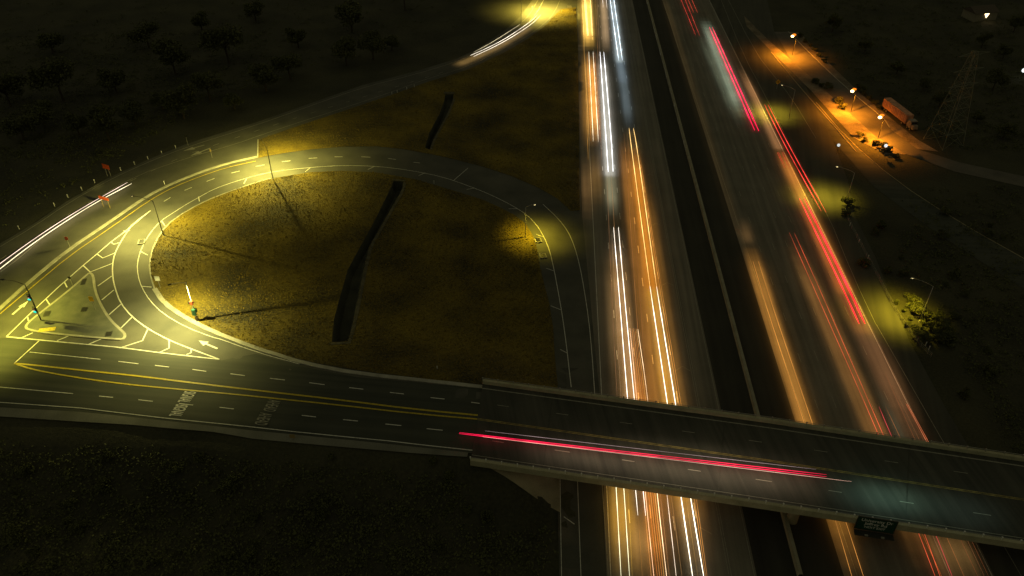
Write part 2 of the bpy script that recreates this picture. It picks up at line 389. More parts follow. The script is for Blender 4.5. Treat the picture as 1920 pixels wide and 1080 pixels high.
wm = MB(); ym = MB(); fm = MB(); OFF = .19
ribbon(wm, fl(1118, 1063, (-20, 200, 400, 540, 740)), .15, OFF); ribbon(wm, gpl([(1128, 740), (1137, 906), (1145.5, 1090)]), .15, OFF)
ribbon(fm, gpl([(1127, 880), (1140.5, 1080)]), .15, OFF)
for x0 in (1147, 1176, 1206, 1237): dashes(wm, fl(x0, L_SB), .15, OFF, start=random.random() * 5)
ribbon(fm, fl(1267, L_SB), .12, OFF); ribbon(fm, fl(1270, L_SB), .12, OFF); ribbon(fm, fl(1299, L_SB), .12, OFF)
for p in ([(1223.5, 424), (1229, 419.5), (1238, 423)], [(1241, 536), (1251, 531), (1264, 537)], [(1267, 696), (1279, 688), (1298, 699)], [(1300, 1000), (1312, 990), (1335, 1003)], [(1214, 330), (1218, 327), (1224, 330)]):
    ribbon(fm, gpl(p), .14, OFF)
ribbon(fm, fl(1424, L_NB), .12, OFF)
for x0 in (1451, 1480, 1508, 1537, 1566): dashes(fm, fl(x0, L_NB), .15, OFF, start=random.random() * 5)
ribbon(wm, fl(1594, L_NB), .12, OFF)
ribbon(fm, gpl([(1642.5, 609), (1755, 807), (1925, 1100)]), .13, OFF)
ribbon(fm, smooth_poly(gpl([(1352, 0), (1392, 100), (1441, 192), (1480, 270), (1550, 398), (1600, 520), (1642, 609)]), 1), .12, .15)
ribbon(fm, smooth_poly(gpl([(1355, -20), (1417, 100), (1452, 144), (1484, 184), (1530, 260)]), 1), .12, .15)

# ------------------------------------------------------------ ramps and crossing markings
inner = gpl([(412, 636.5), (400, 634), (350, 615), (307, 590), (282, 566), (266, 540), (259, 518), (257.5, 495), (265, 467), (282, 437), (302, 415), (325, 400), (350, 384), (375, 370), (400, 356), (437, 342.5), (480, 330),
             (517, 322), (580, 315), (642, 311), (705, 312.5), (767, 320), (830, 332.5), (880, 350), (920, 366), (960, 386), (987, 403), (1005.5, 421.5), (1020, 445), (1031, 472), (1039, 507), (1046, 545), (1054, 590), (1062.5, 652), (1071, 727)])
inner = smooth_poly(inner, 1)
ribbon(wm, inner, .17, OFF); ribbon(wm, smooth_poly(gpl([(412, 636.5), (480, 661), (562, 684)]), 1), .17, OFF)
ribbon(wm, smooth_poly(gpl([(1018, 384), (1046, 410), (1064.6, 434), (1077, 462), (1087, 499), (1095, 542), (1104, 602), (1110, 665), (1115, 740)]), 1), .15, OFF)
ribbon(wm, gpl([(1050, 895), (1053, 1090)]), .12, OFF); ribbon(wm, gpl([(1082.5, 897), (1089.5, 1090)]), .13, OFF)
q4 = lambda ox, oy, k, pts: [(ox + a / k, oy + b / k) for a, b in pts]
ticks = [q4(0, 270, 4, p) for p in ([(1850, 265), (1830, 302)], [(1490, 400), (1497, 435)], [(1212, 580), (1240, 620)], [(1055, 810), (1110, 838)], [(1065, 1072), (1138, 1078)])]
ticks += [q4(480, 270, 4, p) for p in ([(410, 180), (370, 212)], [(890, 172), (840, 195)], [(1270, 220), (1220, 242)], [(1580, 345), (1640, 335)], [(1590, 185), (1480, 280)])]
ticks += [q4(920, 340, 4.91, p) for p in ([(165, 258), (245, 258)], [(420, 495), (490, 518)], [(510, 805), (580, 830)])]
ticks += [q4(960, 540, 4, p) for p in ([(290, 138), (365, 168)], [(360, 465), (415, 493)])] + [[(1057, 970), (1077, 984)]]
for p in ticks: ribbon(wm, gpl(p), .16 if p[0][0] > 520 else .22, OFF + .01)
ld = [q4(0, 270, 4, p) for p in ([(1230, 435), (1280, 405)], [(1385, 352), (1440, 330)], [(1550, 285), (1610, 262)], [(1735, 222), (1797, 207)])]
ld += [q4(480, 270, 4, p) for p in ([(0, 172), (65, 160)], [(195, 137), (258, 130)], [(395, 112), (460, 108)], [(590, 100), (650, 100)], [(790, 100), (858, 103)], [(990, 112), (1050, 120)], [(1180, 140), (1230, 147)])]
for p in ld: ribbon(wm, gpl(p), .2, OFF)
# gore
ribbon(wm, gpl([(282.5, 396), (235, 435), (207, 456), (182, 477.5), (156, 499), (110, 539.5), (50, 596), (12.5, 632.5)]), .28, OFF)
ribbon(wm, smooth_poly(gpl([(282.5, 396), (250, 420), (237.5, 437.5), (225, 457.5), (215, 477.5), (211, 500), (212, 522), (216, 541), (226, 569), (247.5, 595), (277.5, 617.5), (317.5, 639), (360, 656), (412, 675)]), 1), .28, OFF)
ribbon(wm, gpl([(12.5, 632.5), (100, 641), (225, 652.5), (300, 662.5), (412, 675)]), .28, OFF)
chev = [q4(0, 270, 4, p) for p in ([(930, 655), (945, 665), (975, 650)], [(835, 740), (855, 757), (905, 742)], [(730, 830), (772, 860), (868, 820)], [(625, 915), (678, 965), (845, 900)], [(735, 1070), (840, 995)], [(485, 1040), (505, 1080)])]
chev += [q4(0, 540, 4, p) for p in ([(345, 85), (375, 130)], [(205, 215), (222, 265)], [(765, 95), (855, 20)], [(820, 205), (910, 125)], [(910, 305), (990, 225)], [(900, 455), (1070, 400), (1110, 315)],
         [(1195, 490), (1270, 455), (1270, 395)], [(1400, 505), (1435, 490), (1435, 465)], [(660, 430), (765, 385)], [(430, 400), (530, 360)], [(165, 378), (250, 340)])]
for p in chev: ribbon(wm, gpl(p), .28, OFF + .01)
# left ramp lines
rin = gpl([(0, 512), (37, 485), (100, 430), (175, 377.5), (250, 332.5), (350, 297.5), (445, 270), (480, 257.5), (555, 232), (655, 200), (730, 175), (805, 147), (880, 125), (955, 87), (990, 68), (1022, 44), (1041, 22), (1052, -5)])
rout = gpl([(0, 464), (62, 427), (125, 384), (200, 341), (275, 306), (350, 277), (480, 236), (580, 200), (680, 165), (780, 140), (855, 117), (890, 101), (945, 68), (977, 44), (992, 30), (1012, -5)])
ribbon(fm, smooth_poly(rin, 1), .16, OFF); ribbon(fm, smooth_poly(rout, 1), .22, OFF)
ribbon(wm, smooth_poly(gpl([(1022, -5), (1007, 25), (985, 48), (960, 66)]), 1), .15, OFF)
rc = gpl([(0, 488), (62, 449), (125, 405), (200, 362), (275, 326), (350, 291), (458, 254), (500, 240), (580, 214), (680, 183), (780, 152), (855, 128)])
dashes(fm, rc, .2, OFF, 2.4, 7.3)
# arterial
adw = [q4(0, 540, 4, p) for p in ([(225, 485), (755, 540)], [(890, 555), (1040, 573)], [(1165, 585), (1270, 598)], [(1445, 615), (1548, 630)], [(1730, 648), (1838, 662)],
       [(0, 748), (550, 797)], [(745, 815), (850, 825)], [(1040, 843), (1148, 855)], [(1345, 872), (1450, 883)], [(1648, 900), (1755, 912)])]
adw += [q4(480, 540, 4, p) for p in ([(105, 682), (218, 695)], [(400, 715), (515, 730)], [(700, 752), (805, 764)], [(1005, 788), (1110, 800)], [(1310, 827), (1415, 838)], [(1615, 862), (1710, 875)],
       [(345, 960), (450, 972)], [(655, 992), (765, 1003)], [(970, 1025), (1090, 1037)], [(1280, 1060), (1400, 1072)])]
for p in adw: ribbon(wm, gpl(p), .2, OFF)
ribbon(wm, gpl([(74, 640), (27.5, 682.5)]), .25, OFF)
ribbon(wm, gpl([(-60, 751), (0, 755.5), (150, 766), (300, 784), (480, 802.5), (555, 811), (730, 828), (880, 845), (948, 853)]), .18, OFF)
ribbon(ym, smooth_poly(gpl([(27.5, 682.5), (57.5, 685), (150, 695), (250, 705), (350, 717.5), (480, 733), (630, 750), (780, 769), (950, 789)]), 1), .42, OFF)
ribbon(ym, smooth_poly(gpl([(27.5, 682.5), (62, 694), (125, 706), (225, 720.5), (325, 730), (425, 739), (480, 744.5), (630, 760), (780, 777), (950, 796)]), 1), .36, OFF)
ribbon(ym, smooth_poly(gpl([(480, 303), (425, 315), (375, 332), (325, 352), (280, 377), (205, 430), (130, 481), (55, 544), (0, 590), (-40, 625)]), 1), .25, OFF)
def arrow(mb, tail, tip, w, hw, hl):
    a, b = gp(*tail), gp(*tip); d = Vector((b.x - a.x, b.y - a.y, 0)); L = d.length; d.normalize(); n = Vector((-d.y, d.x, 0))
    P = [a + n * w / 2, a + d * (L - hl) + n * w / 2, a + d * (L - hl) + n * hw / 2, a + d * L, a + d * (L - hl) - n * hw / 2, a + d * (L - hl) - n * w / 2, a - n * w / 2]
    mb.poly([Vector((p.x, p.y, h(p.x, p.y) + OFF + .015)) for p in (P[0], P[1], P[5], P[6])]); mb.poly([Vector((p.x, p.y, h(p.x, p.y) + OFF + .015)) for p in (P[2], P[3], P[4])])
arrow(wm, (408, 655), (373, 640), .4, 1.5, 2.2); arrow(wm, (24, 591), (54, 565), .5, 1.5, 2.4)
arrow(fm, (383.5, 273), (343, 284.5), .45, 2.1, 3.5); arrow(fm, (395, 278.5), (357, 293.5), .5, 2.2, 3.5)
tag(wm.build('lane_markings', white), kind='structure'); tag(fm.build('faded_lane_markings', faded), kind='structure')
tag(ym.build('yellow_lane_markings', yellow), kind='structure')
# raised kerb band, islands
def kerb(name, pts, w, hgt, mat, it=1):
    mb = MB(); P = dense(smooth_poly(gpl(pts), it), 2); A = offset(P, w / 2); B = offset(P, -w / 2)
    T = lambda Q, o: [Vector((p.x, p.y, h(p.x, p.y) + o)) for p in Q]
    mb.quadstrip(T(A, hgt), T(B, hgt)); mb.quadstrip(T(A, hgt), T(A, .0)); mb.quadstrip(T(B, hgt), T(B, .0))
    return tag(mb.build(name, mat), kind='structure')
kerb('kerb', [(482, 295), (425, 307.5), (375, 324), (325, 344), (275, 369), (200, 421.5), (125, 471.5), (50, 534), (0, 580), (-40, 615)], 1.0, .25, kerbm)
kerb('kerb', [(484, 262.5), (483.5, 296.5)], .3, .25, kerbm, 0)
kerb('kerb', [(290, 542), (307, 568.5), (350, 598), (400, 623), (480, 654), (520, 666), (562, 680), (670, 701.5), (830, 718), (905, 727), (952, 732)], 1.1, .25, kerbm)
kerb('kerb', [(507, 335.5), (480, 343), (400, 371), (350, 396), (312, 423), (290, 457), (280, 493), (283, 520), (290, 542)], .35, .22, kerbm)
strip = gpl([(-60, 759), (0, 765), (150, 773), (300, 789), (480, 809), (560, 817), (730, 834), (878, 850), (876, 858), (720, 846), (560, 832), (475, 824), (400, 811), (250, 798), (0, 782), (-60, 777)])
sheet('concrete_shoulder', strip, gore, .2)
sheet('arterial_road', gpl([(-120, 640), (12, 634), (100, 643), (225, 655), (300, 665), (412, 677), (480, 664), (562, 687), (670, 708), (830, 723), (955, 738), (950, 857), (880, 848), (730, 832), (480, 808), (300, 788), (150, 772), (0, 764), (-120, 756)]), asph_art, .13)
sheet('gore_pavement', gpl([(283, 397), (250, 420), (238, 437), (225, 457), (215, 477), (211, 500), (212, 522), (216, 541), (226, 569), (247, 595), (277, 617), (317, 639), (360, 656), (412, 675), (300, 662.5), (225, 652.5), (100, 641), (12.5, 632.5), (50, 596), (110, 539.5), (156, 499), (182, 477.5), (207, 456), (235, 435)]), asph, .135)
isl = smooth_poly(gpl([(165, 514), (172, 512), (178, 518), (180, 540), (188, 565), (207, 598), (228, 618), (239, 628), (234, 638), (222, 640), (100, 629), (52, 622), (45, 615), (56, 602), (120, 553), (165, 514)]), 2)
def island():
    t = empty('traffic_island', gp(140, 590), label='triangular raised traffic island with pale kerb between the turn lane and the crossing', cat='traffic island')
    mb = MB(); c = Vector((sum(p.x for p in isl) / len(isl), sum(p.y for p in isl) / len(isl), 0))
    def ring(k, z): return [Vector((p.x, p.y, 0)) + Vector((0, 0, z + h(p.x, p.y))) for p in offset(isl, k)]
    P0 = ring(0, .05); P1 = ring(0, .32); P2 = ring(.55, .32) if inside((isl[5] + offset(isl, .3)[5] - isl[5]).x, offset(isl, .3)[5].y, isl) else ring(-.55, .32)
    mb.quadstrip(P0, P1); mb.quadstrip(P1, P2); o = mb.build('kerb', kerbm, t); o.parent = t; o.matrix_parent_inverse = Matrix.Translation(-t.location)
    mb = MB(); mb.poly([p - Vector((0, 0, .02)) for p in P2[:-1]]); o = mb.build('paved_top', surf('island_paving', (.09, .10, .08), (.17, .17, .13), .9, .4, 5, .3), t); o.matrix_parent_inverse = Matrix.Translation(-t.location)
    for a in ((88, 618, 3.4, 1.3), (204, 626, 1.3, 1.6), (158, 580, 1.2, 1.6), (157, 528, 1.0, 2.4), (88, 588, 1.3, 2)):
        p = gp(a[0], a[1], .33); mb = MB(); mb.box((p.x, p.y, p.z), (a[2], a[3], .05), .2)
        o = mb.build('tactile_pad' if a[2] > 3 else 'utility_cover', yellow if a[2] > 3 else darksteel, t); o.matrix_parent_inverse = Matrix.Translation(-t.location)
island()

# ------------------------------------------------------------ text
def text_mesh(s, size):
    c = bpy.data.curves.new('t', 'FONT'); c.body = s; c.size = size; c.align_x = 'CENTER'; c.align_y = 'CENTER'; c.offset = .012 * size
    o = bpy.data.objects.new('t', c); COL.objects.link(o); bpy.context.view_layer.update()
    me = bpy.data.meshes.new_from_object(o.evaluated_get(bpy.context.evaluated_depsgraph_get())); COL.objects.unlink(o); bpy.data.objects.remove(o)
    return me
a, b = gp(150, 766), gp(480, 802.5); adir = Vector((b.x - a.x, b.y - a.y, 0)).normalized(); across = Vector((adir.y, -adir.x, 0))
for s, px, py, m in (('SIGNAL', 350, 745.5, white), ('SIGNAL', 334, 771, white), ('AHEAD', 509, 762, faded), ('AHEAD', 493, 787, faded)):
    me = text_mesh(s, 1.0); w = max(v.co.x for v in me.vertices) - min(v.co.x for v in me.vertices); hh = max(v.co.y for v in me.vertices) - min(v.co.y for v in me.vertices)
    c = gp(px, py)
    for v in me.vertices:
        p = c + across * (v.co.x / w * 3.1) + adir * (v.co.y / hh * 2.5); v.co = (p.x, p.y, h(p.x, p.y) + OFF + .02)
    me.materials.clear(); me.materials.append(m); o = bpy.data.objects.new('road_lettering', me); COL.objects.link(o); tag(o, kind='structure')

# ------------------------------------------------------------ overpass
DZ = 7.5
def bz(px, py, z): x, y = atz(px, py, z); return Vector((x, y, z))
far_t = [bz(905, 712, DZ + .85), bz(1440, 785, DZ + .85), bz(1920, 857, DZ + .85), bz(2400, 929, DZ + .85)]
near_t = [bz(882, 861, DZ + .85), bz(1440, 944, DZ + .85), bz(1920, 1018, DZ + .85), bz(2400, 1092, DZ + .85)]
br = empty('overpass_bridge', (0, 0, 0), label='concrete road overpass crossing high above the freeway', cat='bridge')
fd = dense([Vector((p.x, p.y, DZ)) for p in far_t], 4); nd = dense([Vector((p.x, p.y, DZ)) for p in near_t], 4)
n_ = min(len(fd), len(nd)); lerpl = lambda P, n: [P[min(len(P) - 1, int(i * (len(P) - 1) / (n - 1)))] for i in range(n)]
def resample(P, n):
    d = [0]
    for i in range(1, len(P)): d.append(d[-1] + (P[i] - P[i - 1]).length)
    out = []
    for k in range(n):
        t = d[-1] * k / (n - 1); i = 0
        while i < len(d) - 2 and d[i + 1] < t: i += 1
        out.append(P[i].lerp(P[i + 1], (t - d[i]) / max(1e-6, d[i + 1] - d[i])))
    return out
F = resample(fd, 60); Nn = resample(nd, 60)
up = lambda P, z: [p + Vector((0, 0, z)) for p in P]
mid = lambda t: [a.lerp(b, t) for a, b in zip(F, Nn)]
mb = MB(); A_, B_ = mid(0.0), mid(1.0); mb.quadstrip(A_, B_); mb.quadstrip(up(A_, -.35), up(B_, -.35)); mb.quadstrip(A_, up(A_, -.35)); mb.quadstrip(B_, up(B_, -.35)); mb.poly([A_[-1], B_[-1], up(B_, -.35)[-1], up(A_, -.35)[-1]])
mb.build('deck', deckm, br)
mb = MB(); G1, G2 = mid(.1), mid(.9); mb.quadstrip(up(G1[8:], -1.9), up(G2[8:], -1.9)); mb.quadstrip(up(G1[8:], -.34), up(G1[8:], -1.9)); mb.quadstrip(up(G2[8:], -.34), up(G2[8:], -1.9)); mb.build('girder', conc_wall, br)
parm = surf('parapet_concrete', (.34, .32, .2), (.55, .51, .34), .85, .5, 5, .3, fdist=.02)
def parapet(i0, t0, t1):
    mb = MB(); a, b = mid(t0), mid(t1); mb.quadstrip(up(a, .85), up(b, .85)); mb.quadstrip(up(a, -.5), up(a, .85)); mb.quadstrip(up(b, .85), up(b, .004)); mb.poly([a[0], b[0], up(b, .85)[0], up(a, .85)[0]])
    return mb.build('parapet', parm, br)
parapet(0, -.014, .016); parapet(0, 1.014, .984)
for t in (.0, 1.0):
    mb = MB(); P = resample(mid(t), 46); mb.tube(up(P, 1.35), .05, 6); r = mb.build('railing', steel, br)
    for k in range(0, 46):
        p = P[k]; m2 = MB(); m2.box((p.x, p.y, DZ + 1.1), (.12, .12, .5)); m2.box((p.x, p.y, DZ + 1.4), (.22, .22, .16)); m2.build('rail_post', whitep if t else steel, r)
mb = MB(); ribbon(mb, resample(mid(.075), 60), .24, 0, False); ribbon(mb, resample(mid(.915), 60), .12, 0, False)
dashes(mb, mid(.72), .14, 0, 3.0, 12.0, 3, False); dashes(mb, mid(.27), .12, 0, 3.0, 12.0, 3, False)
o = mb.build('edge_lines', faded, br); o.location.z = .015
mb = MB(); ribbon(mb, mid(.475), .15, 0, False); ribbon(mb, mid(.49), .15, 0, False); o = mb.build('centre_lines', plain('worn_yellow', (.34, .27, .08), .8, var=.6, scale=.8), br); o.location.z = .015
for i in (6, 20, 34, 48):
    mb = MB(); a = F[i].lerp(Nn[i], .02); b = F[i].lerp(Nn[i], .98); ribbon(mb, [a, b], .25, 0, False); o = mb.build('expansion_joint', darksteel, br); o.location.z = .012
for i in range(3, 58, 5):
    p = F[i].lerp(Nn[i], .965); mb = MB(); mb.box((p.x, p.y, DZ + .012), (.9, .35, .02), R(-8)); mb.build('deck_drain', blackp, br)
for px, py in ((1484, 976), (1452, 900)):
    p = gp(px, py); mb = MB(); mb.tube([p, p + Vector((0, 0, DZ - 2.4)), p + Vector((0, 0, DZ - 1.8))], 1.0, 24); mb.build('column', slopem, br, smooth=False)
# slope paving under the near edge
sp_ = gpl([(884, 863), (1051, 962), (1051, 890), (1049, 760), (958, 745), (952, 862)])
sheet('slope_paving', sp_, slopem, .15, step=2.0)
# sign hung on the bridge edge
def bridge_sign():
    i = min(range(60), key=lambda k: abs(k - 0) if False else (Nn[k] - bz(1645, 972, DZ)).length)
    d = (Nn[i + 1] - Nn[i - 1]).normalized(); nrm = Vector((d.y, -d.x, 0)); c = bz(1641, 975, DZ + .2) + nrm * .9; c.z = DZ + .1
    t = empty('overhead_sign', c, math.atan2(d.y, d.x), label='dark green guide sign with white lettering hung on the overpass edge', cat='road sign')
    mb = MB(); mb.box((0, 0, 0), (6.1, .12, 3.0)); mb.build('panel', greenp, t)
    mb = MB()
    for z in (-1.55, 1.55): mb.box((0, -.02, z), (6.3, .2, .09))
    for x in (-3.1, 3.1): mb.box((x, -.02, 0), (.09, .2, 3.2))
    mb.build('frame', darksteel, t)
    mb = MB(); mb.box((0, -.75, -1.75), (6.3, 1.2, .08)); mb.build('walkway', darksteel, t)
    for x in (-1.3, 1.3): mb = MB(); mb.box((x, -1.2, -1.6), (.5, .3, .18)); mb.build('sign_lamp', steel, t)
    for x in (-2.2, 0, 2.2): mb = MB(); mb.box((x, .5, -.1), (.12, .9, .12)); mb.build('bracket', darksteel, t)
    for s, z, sz, x in (('University Dr', .85, .95, 0), ('Jeffrey Rd', .02, .95, 0), ('NEXT EXIT', -.85, .72, 0)):
        me = text_mesh(s, sz)
        for v in me.vertices: v.co = (v.co.x * .95 + x, -.07, v.co.y + z)
        me.materials.clear(); me.materials.append(whitep); o = bpy.data.objects.new('lettering', me); COL.objects.link(o); o.parent = t
bridge_sign()

# ------------------------------------------------------------ median barrier
mb = MB(); P = dense(gpl([(1213 - .265 * 30, -30), (1213, 0), (1356, 540), (1500, 1083)]), 5)
zz = lambda Q, z: [Vector((p.x, p.y, h(p.x, p.y) + z)) for p in Q]
mb.quadstrip(zz(offset(P, .5), .1), zz(offset(P, .3), .95)); mb.quadstrip(zz(offset(P, -.5), .1), zz(offset(P, -.3), .95)); mb.quadstrip(zz(offset(P, .3), .95), zz(offset(P, -.3), .95))
tag(mb.build('median_barrier', surf('median_concrete', (.26, .24, .17), (.42, .39, .28), .85, .4, 5, .3, fdist=.02)), 'long pale concrete barrier running down the black freeway median', 'barrier')

# ------------------------------------------------------------ lamps
def spot(parent, loc, power, col, size, blend=.8, tgt=None, rad=.15, bat=1.1):
    l = bpy.data.lights.new('lamp_light', 'SPOT'); l.energy = power; l.color = col; l.spot_size = R(size); l.spot_blend = blend; l.shadow_soft_size = rad
    # road lamp optics: more light thrown outwards than straight down
    if size < 120: bat = .0; l.spot_blend = 1.0
    if size > 161: bat = 1.7
    l.use_nodes = True; N, L_ = l.node_tree.nodes, l.node_tree.links; e = N['Emission']
    tc = N.new('ShaderNodeTexCoord'); sx = N.new('ShaderNodeSeparateXYZ'); L_.new(tc.outputs['Normal'], sx.inputs[0])
    ab = N.new('ShaderNodeMath'); ab.operation = 'ABSOLUTE'; L_.new(sx.outputs['Z'], ab.inputs[0])
    mx = N.new('ShaderNodeMath'); mx.operation = 'MAXIMUM'; L_.new(ab.outputs[0], mx.inputs[0]); mx.inputs[1].default_value = .36
    pw = N.new('ShaderNodeMath'); pw.operation = 'POWER'; L_.new(mx.outputs[0], pw.inputs[0]); pw.inputs[1].default_value = -bat
    L_.new(pw.outputs[0], e.inputs['Strength'])
    o = bpy.data.objects.new('lamp_light', l); COL.objects.link(o); o.parent = parent; o.location = loc
    if tgt is not None: o.rotation_euler = (Vector(tgt) - Vector(loc)).to_track_quat('-Z', 'Y').to_euler()
    return o
lens_off = emis('lamp_lens', (1, .8, .35), 6)
YEL = (1.0, .76, .05)
def street_lamp(base, tip, ph, power, col, size, label, polem=steel, group='cobra head street lamps on tall poles', light_tgt=None):
    b = gp(*base); hx = bz(tip[0], tip[1], b.z + ph + .5); arm = Vector((hx.x - b.x, hx.y - b.y, 0)); L = max(arm.length, 1); arm.normalize()
    t = empty('street_lamp', b, math.atan2(arm.y, arm.x), label=label, cat='street lamp', group=group)
    mb = MB(); mb.tube([(0, 0, 0), (0, 0, ph * .5), (0, 0, ph)], .14, 10, .08); mb.build('pole', polem, t, True)
    mb = MB(); mb.tube([(0, 0, 0), (0, 0, .35)], .28, 10, .22); mb.build('base', kerbm, t)
    mb = MB(); mb.tube([(0, 0, ph - .1), (L * .2, 0, ph + .25), (L * .5, 0, ph + .45), (L - .3, 0, ph + .5)], .06, 8, .045); mb.build('arm', polem, t, True)
    mb = MB(); mb.tube([(L - .5, 0, ph + .5), (L - .3, 0, ph + .52), (L + .1, 0, ph + .5), (L + .35, 0, ph + .46)], .16, 8, .1); mb.box((L - .05, 0, ph + .52), (.7, .34, .16), 0, .7); mb.build('lamp_head', darksteel if polem is darksteel else steel, t)
    mb = MB(); mb.box((L - .02, 0, ph + .4), (.42, .22, .06)); mb.build('lens', lens_off, t)
    spot(t, (L, 0, ph + .3), power, col, size, tgt=(L + .6, 0, 0) if light_tgt is None else light_tgt)
    return t
P0 = 1.0
street_lamp((307, 442), (248, 367), 10.4, 30000, (1, .87, .2), 162, 'tall dark lamp post where the loop ramp meets the gore stripes', darksteel)
street_lamp((512, 336), (490, 261), 9.8, 33000, (1, .86, .18), 162, 'tall dark lamp post on the inner edge at the top of the loop ramp', darksteel)
street_lamp((985, 446), (1003, 383), 9.6, 11000, YEL, 116, 'pale lamp post beside the narrow end of the loop ramp near the freeway')
street_lamp((1479, 222), (1467, 159), 10.5, 11000, YEL, 112, 'pale lamp post by the on ramp, nearest the yellow diamond sign')
street_lamp((1586, 381), (1570, 312), 10.0, 11500, YEL, 114, 'pale lamp post with two round bushes at its foot')
street_lamp((1724, 603), (1711, 521), 10.4, 17000, (1, .74, .04), 114, 'pale lamp post standing among shrubs beside the roadside fence')
street_lamp((977, 42), (1012, -24), 10.4, 75000, (1, .76, .12), 150, 'pale lamp post at the top edge beside the curving exit ramp')
street_lamp((-90, 650), (-60, 590), 10.4, 11000, (1, .9, .12), 118, 'lamp post at the far left corner of the crossing')
# orange sodium lamps along the side street
sod = emis('sodium_bulb', (1, .62, .22), 9); sod_halo = emis('sodium_halo', (1, .22, .012), 1.6)  # second material: glowing ellipsoid added as the orange halo round the bulb
def sodium(px, py, label):
    z = 8.5; x, y = atz(px, py, z); g = h(x + 2.2, y + 1.0)
    t = empty('sodium_lamp', (x + 2.2, y + 1.6, g), 0, label=label, cat='street lamp', group='orange lamps along the side street')
    mb = MB(); mb.tube([(0, 0, 0), (0, 0, 8.6 - g)], .11, 8, .07); mb.build('pole', darksteel, t, True)
    mb = MB(); mb.tube([(0, 0, 8.5 - g), (-1, -.7, 8.9 - g), (-2.1, -1.5, 8.8 - g)], .05, 6); mb.build('arm', darksteel, t)
    bm = bmesh.new(); bmesh.ops.create_uvsphere(bm, u_segments=12, v_segments=8, radius=.62); bmesh.ops.scale(bm, vec=(1, .9, .7), verts=bm.verts); bmesh.ops.translate(bm, vec=(-2.2, -1.6, 8.5 - g), verts=bm.verts)
    me = bpy.data.meshes.new('globe'); bm.to_mesh(me); bm.free(); me.materials.append(sod); o = bpy.data.objects.new('globe', me); COL.objects.link(o); o.parent = t
    bm = bmesh.new(); bmesh.ops.create_uvsphere(bm, u_segments=12, v_segments=8, radius=.6); bmesh.ops.scale(bm, vec=(1.2, 1, .6), verts=bm.verts); bmesh.ops.translate(bm, vec=(-1.2, -.6, 8.8 - g), verts=bm.verts)
    me = bpy.data.meshes.new('halo_glow'); bm.to_mesh(me); bm.free(); me.materials.append(sod_halo); o = bpy.data.objects.new('halo_glow', me); COL.objects.link(o); o.parent = t
    spot(t, (-2.2, -1.6, 7.6 - g), 26000, (1, .31, .014), 154, tgt=(-2.4, -1.8, 0), bat=.5)
sodium(1486, 68, 'bright orange lamp farthest up the side street'); sodium(1598, 171, 'bright orange lamp in the middle of the side street'); sodium(1650, 220, 'bright orange lamp nearest the parked truck')

# signal posts
def lens(par, loc, r, mat, d):
    mb = MB(); loc = Vector(loc); mb.tube([loc, loc + Vector(d) * .05], r, 14); return mb.build('lens', mat, par)
grn = emis('green_lens', (.0, .75, .62), 1.3); dimred = emis('red_lens', (.5, .08, .04), .35); dimglass = plain('unlit_lens', (.12, .03, .02), .3); pink = emis('pale_lens', (.9, .45, .35), .6)
def signal_head(par, z, x, y, lit):
    """three lens head facing the camera side (-y)"""
    g = empty('signal_head', (x, y, z)); g.parent = par; bpy.data.objects.remove(g)
    mb = MB(); mb.box((x, y, z), (.5, .3, 1.35)); mb.box((x, y + .17, z), (.8, .04, 1.65)); o = mb.build('signal_head', blackp, par)
    for k, zz_ in enumerate((.42, 0, -.42)):
        on = lit == k
        lens(o, (x, y - .15, z + zz_), .34 if on else .18, (grn if lit == 2 else dimred) if on else (pink if lit == 2 and k == 1 else dimglass), (0, -1, -.25))
    return o
b = gp(77, 600, .3)
t = empty('signal_post', b, 0, label='dark signal post with two green lights on the traffic island tip', cat='traffic light')
mb = MB(); mb.tube([(0, 0, 0), (0, 0, 9.8)], .15, 10, .09); mb.build('pole', darksteel, t, True)
signal_head(t, 3.2, -.1, -.45, 2); signal_head(t, 6.6, -.1, -.45, 2)
mb = MB(); mb.tube([(0, 0, 9.7), (-2.3, .7, 10.2), (-5, 1.0, 10.4)], .06, 8, .045); mb.build('arm', darksteel, t)
mb = MB(); mb.box((-5.2, 1, 10.4), (.8, .35, .18), -.2, .7); mb.build('lamp_head', darksteel, t); spot(t, (-5.2, 1, 10.2), 12000, (1, .9, .12), 146, tgt=(-5.2, 1, 0))
b = gp(370, 601)
t = empty('signal_post', b, 0, label='pale post carrying a red and a green signal box at the loop ramp entrance', cat='traffic light')
mb = MB(); mb.tube([(0, 0, 0), (0, 0, 10.6)], .15, 10, .09); mb.build('pole', whitep, t, True)
mb = MB(); mb.box((-.05, -.3, 2.6), (.75, .5, 1.5)); mb.box((.35, 0, 2.9), (.5, .5, .9)); mb.build('signal_head', plain('green_housing', (.02, .1, .06), .5), t)
mb = MB(); mb.box((.0, -.3, 5.2), (.5, .4, .9)); o = mb.build('signal_head', redp, t); lens(o, (.45, -.3, 5.35), .26, dimred, (0, -1, -.2)); mb = MB(); mb.box((-.45, -.1, 5.1), (.5, .4, .5)); mb.build('bracket', blackp, t)
mb = MB(); mb.box((.1, -.1, .6), (.55, .5, 1.2)); mb.build('controller_box', plain('brown_box', (.12, .07, .05), .6), t)
hp = bz(318, 534, b.z + 10.9) - b
mb = MB(); mb.tube([(0, 0, 10.5), (hp.x * .5, hp.y * .5, 10.95), (hp.x, hp.y, 11)], .045, 6); mb.build('arm', whitep, t)
mb = MB(); mb.box((hp.x, hp.y, 11), (.75, .4, .2), .6, .7); mb.build('lamp_head', darksteel, t); spot(t, (hp.x, hp.y, 10.8), 31000, (1, .9, .26), 154, tgt=(hp.x, hp.y - 1, 0))

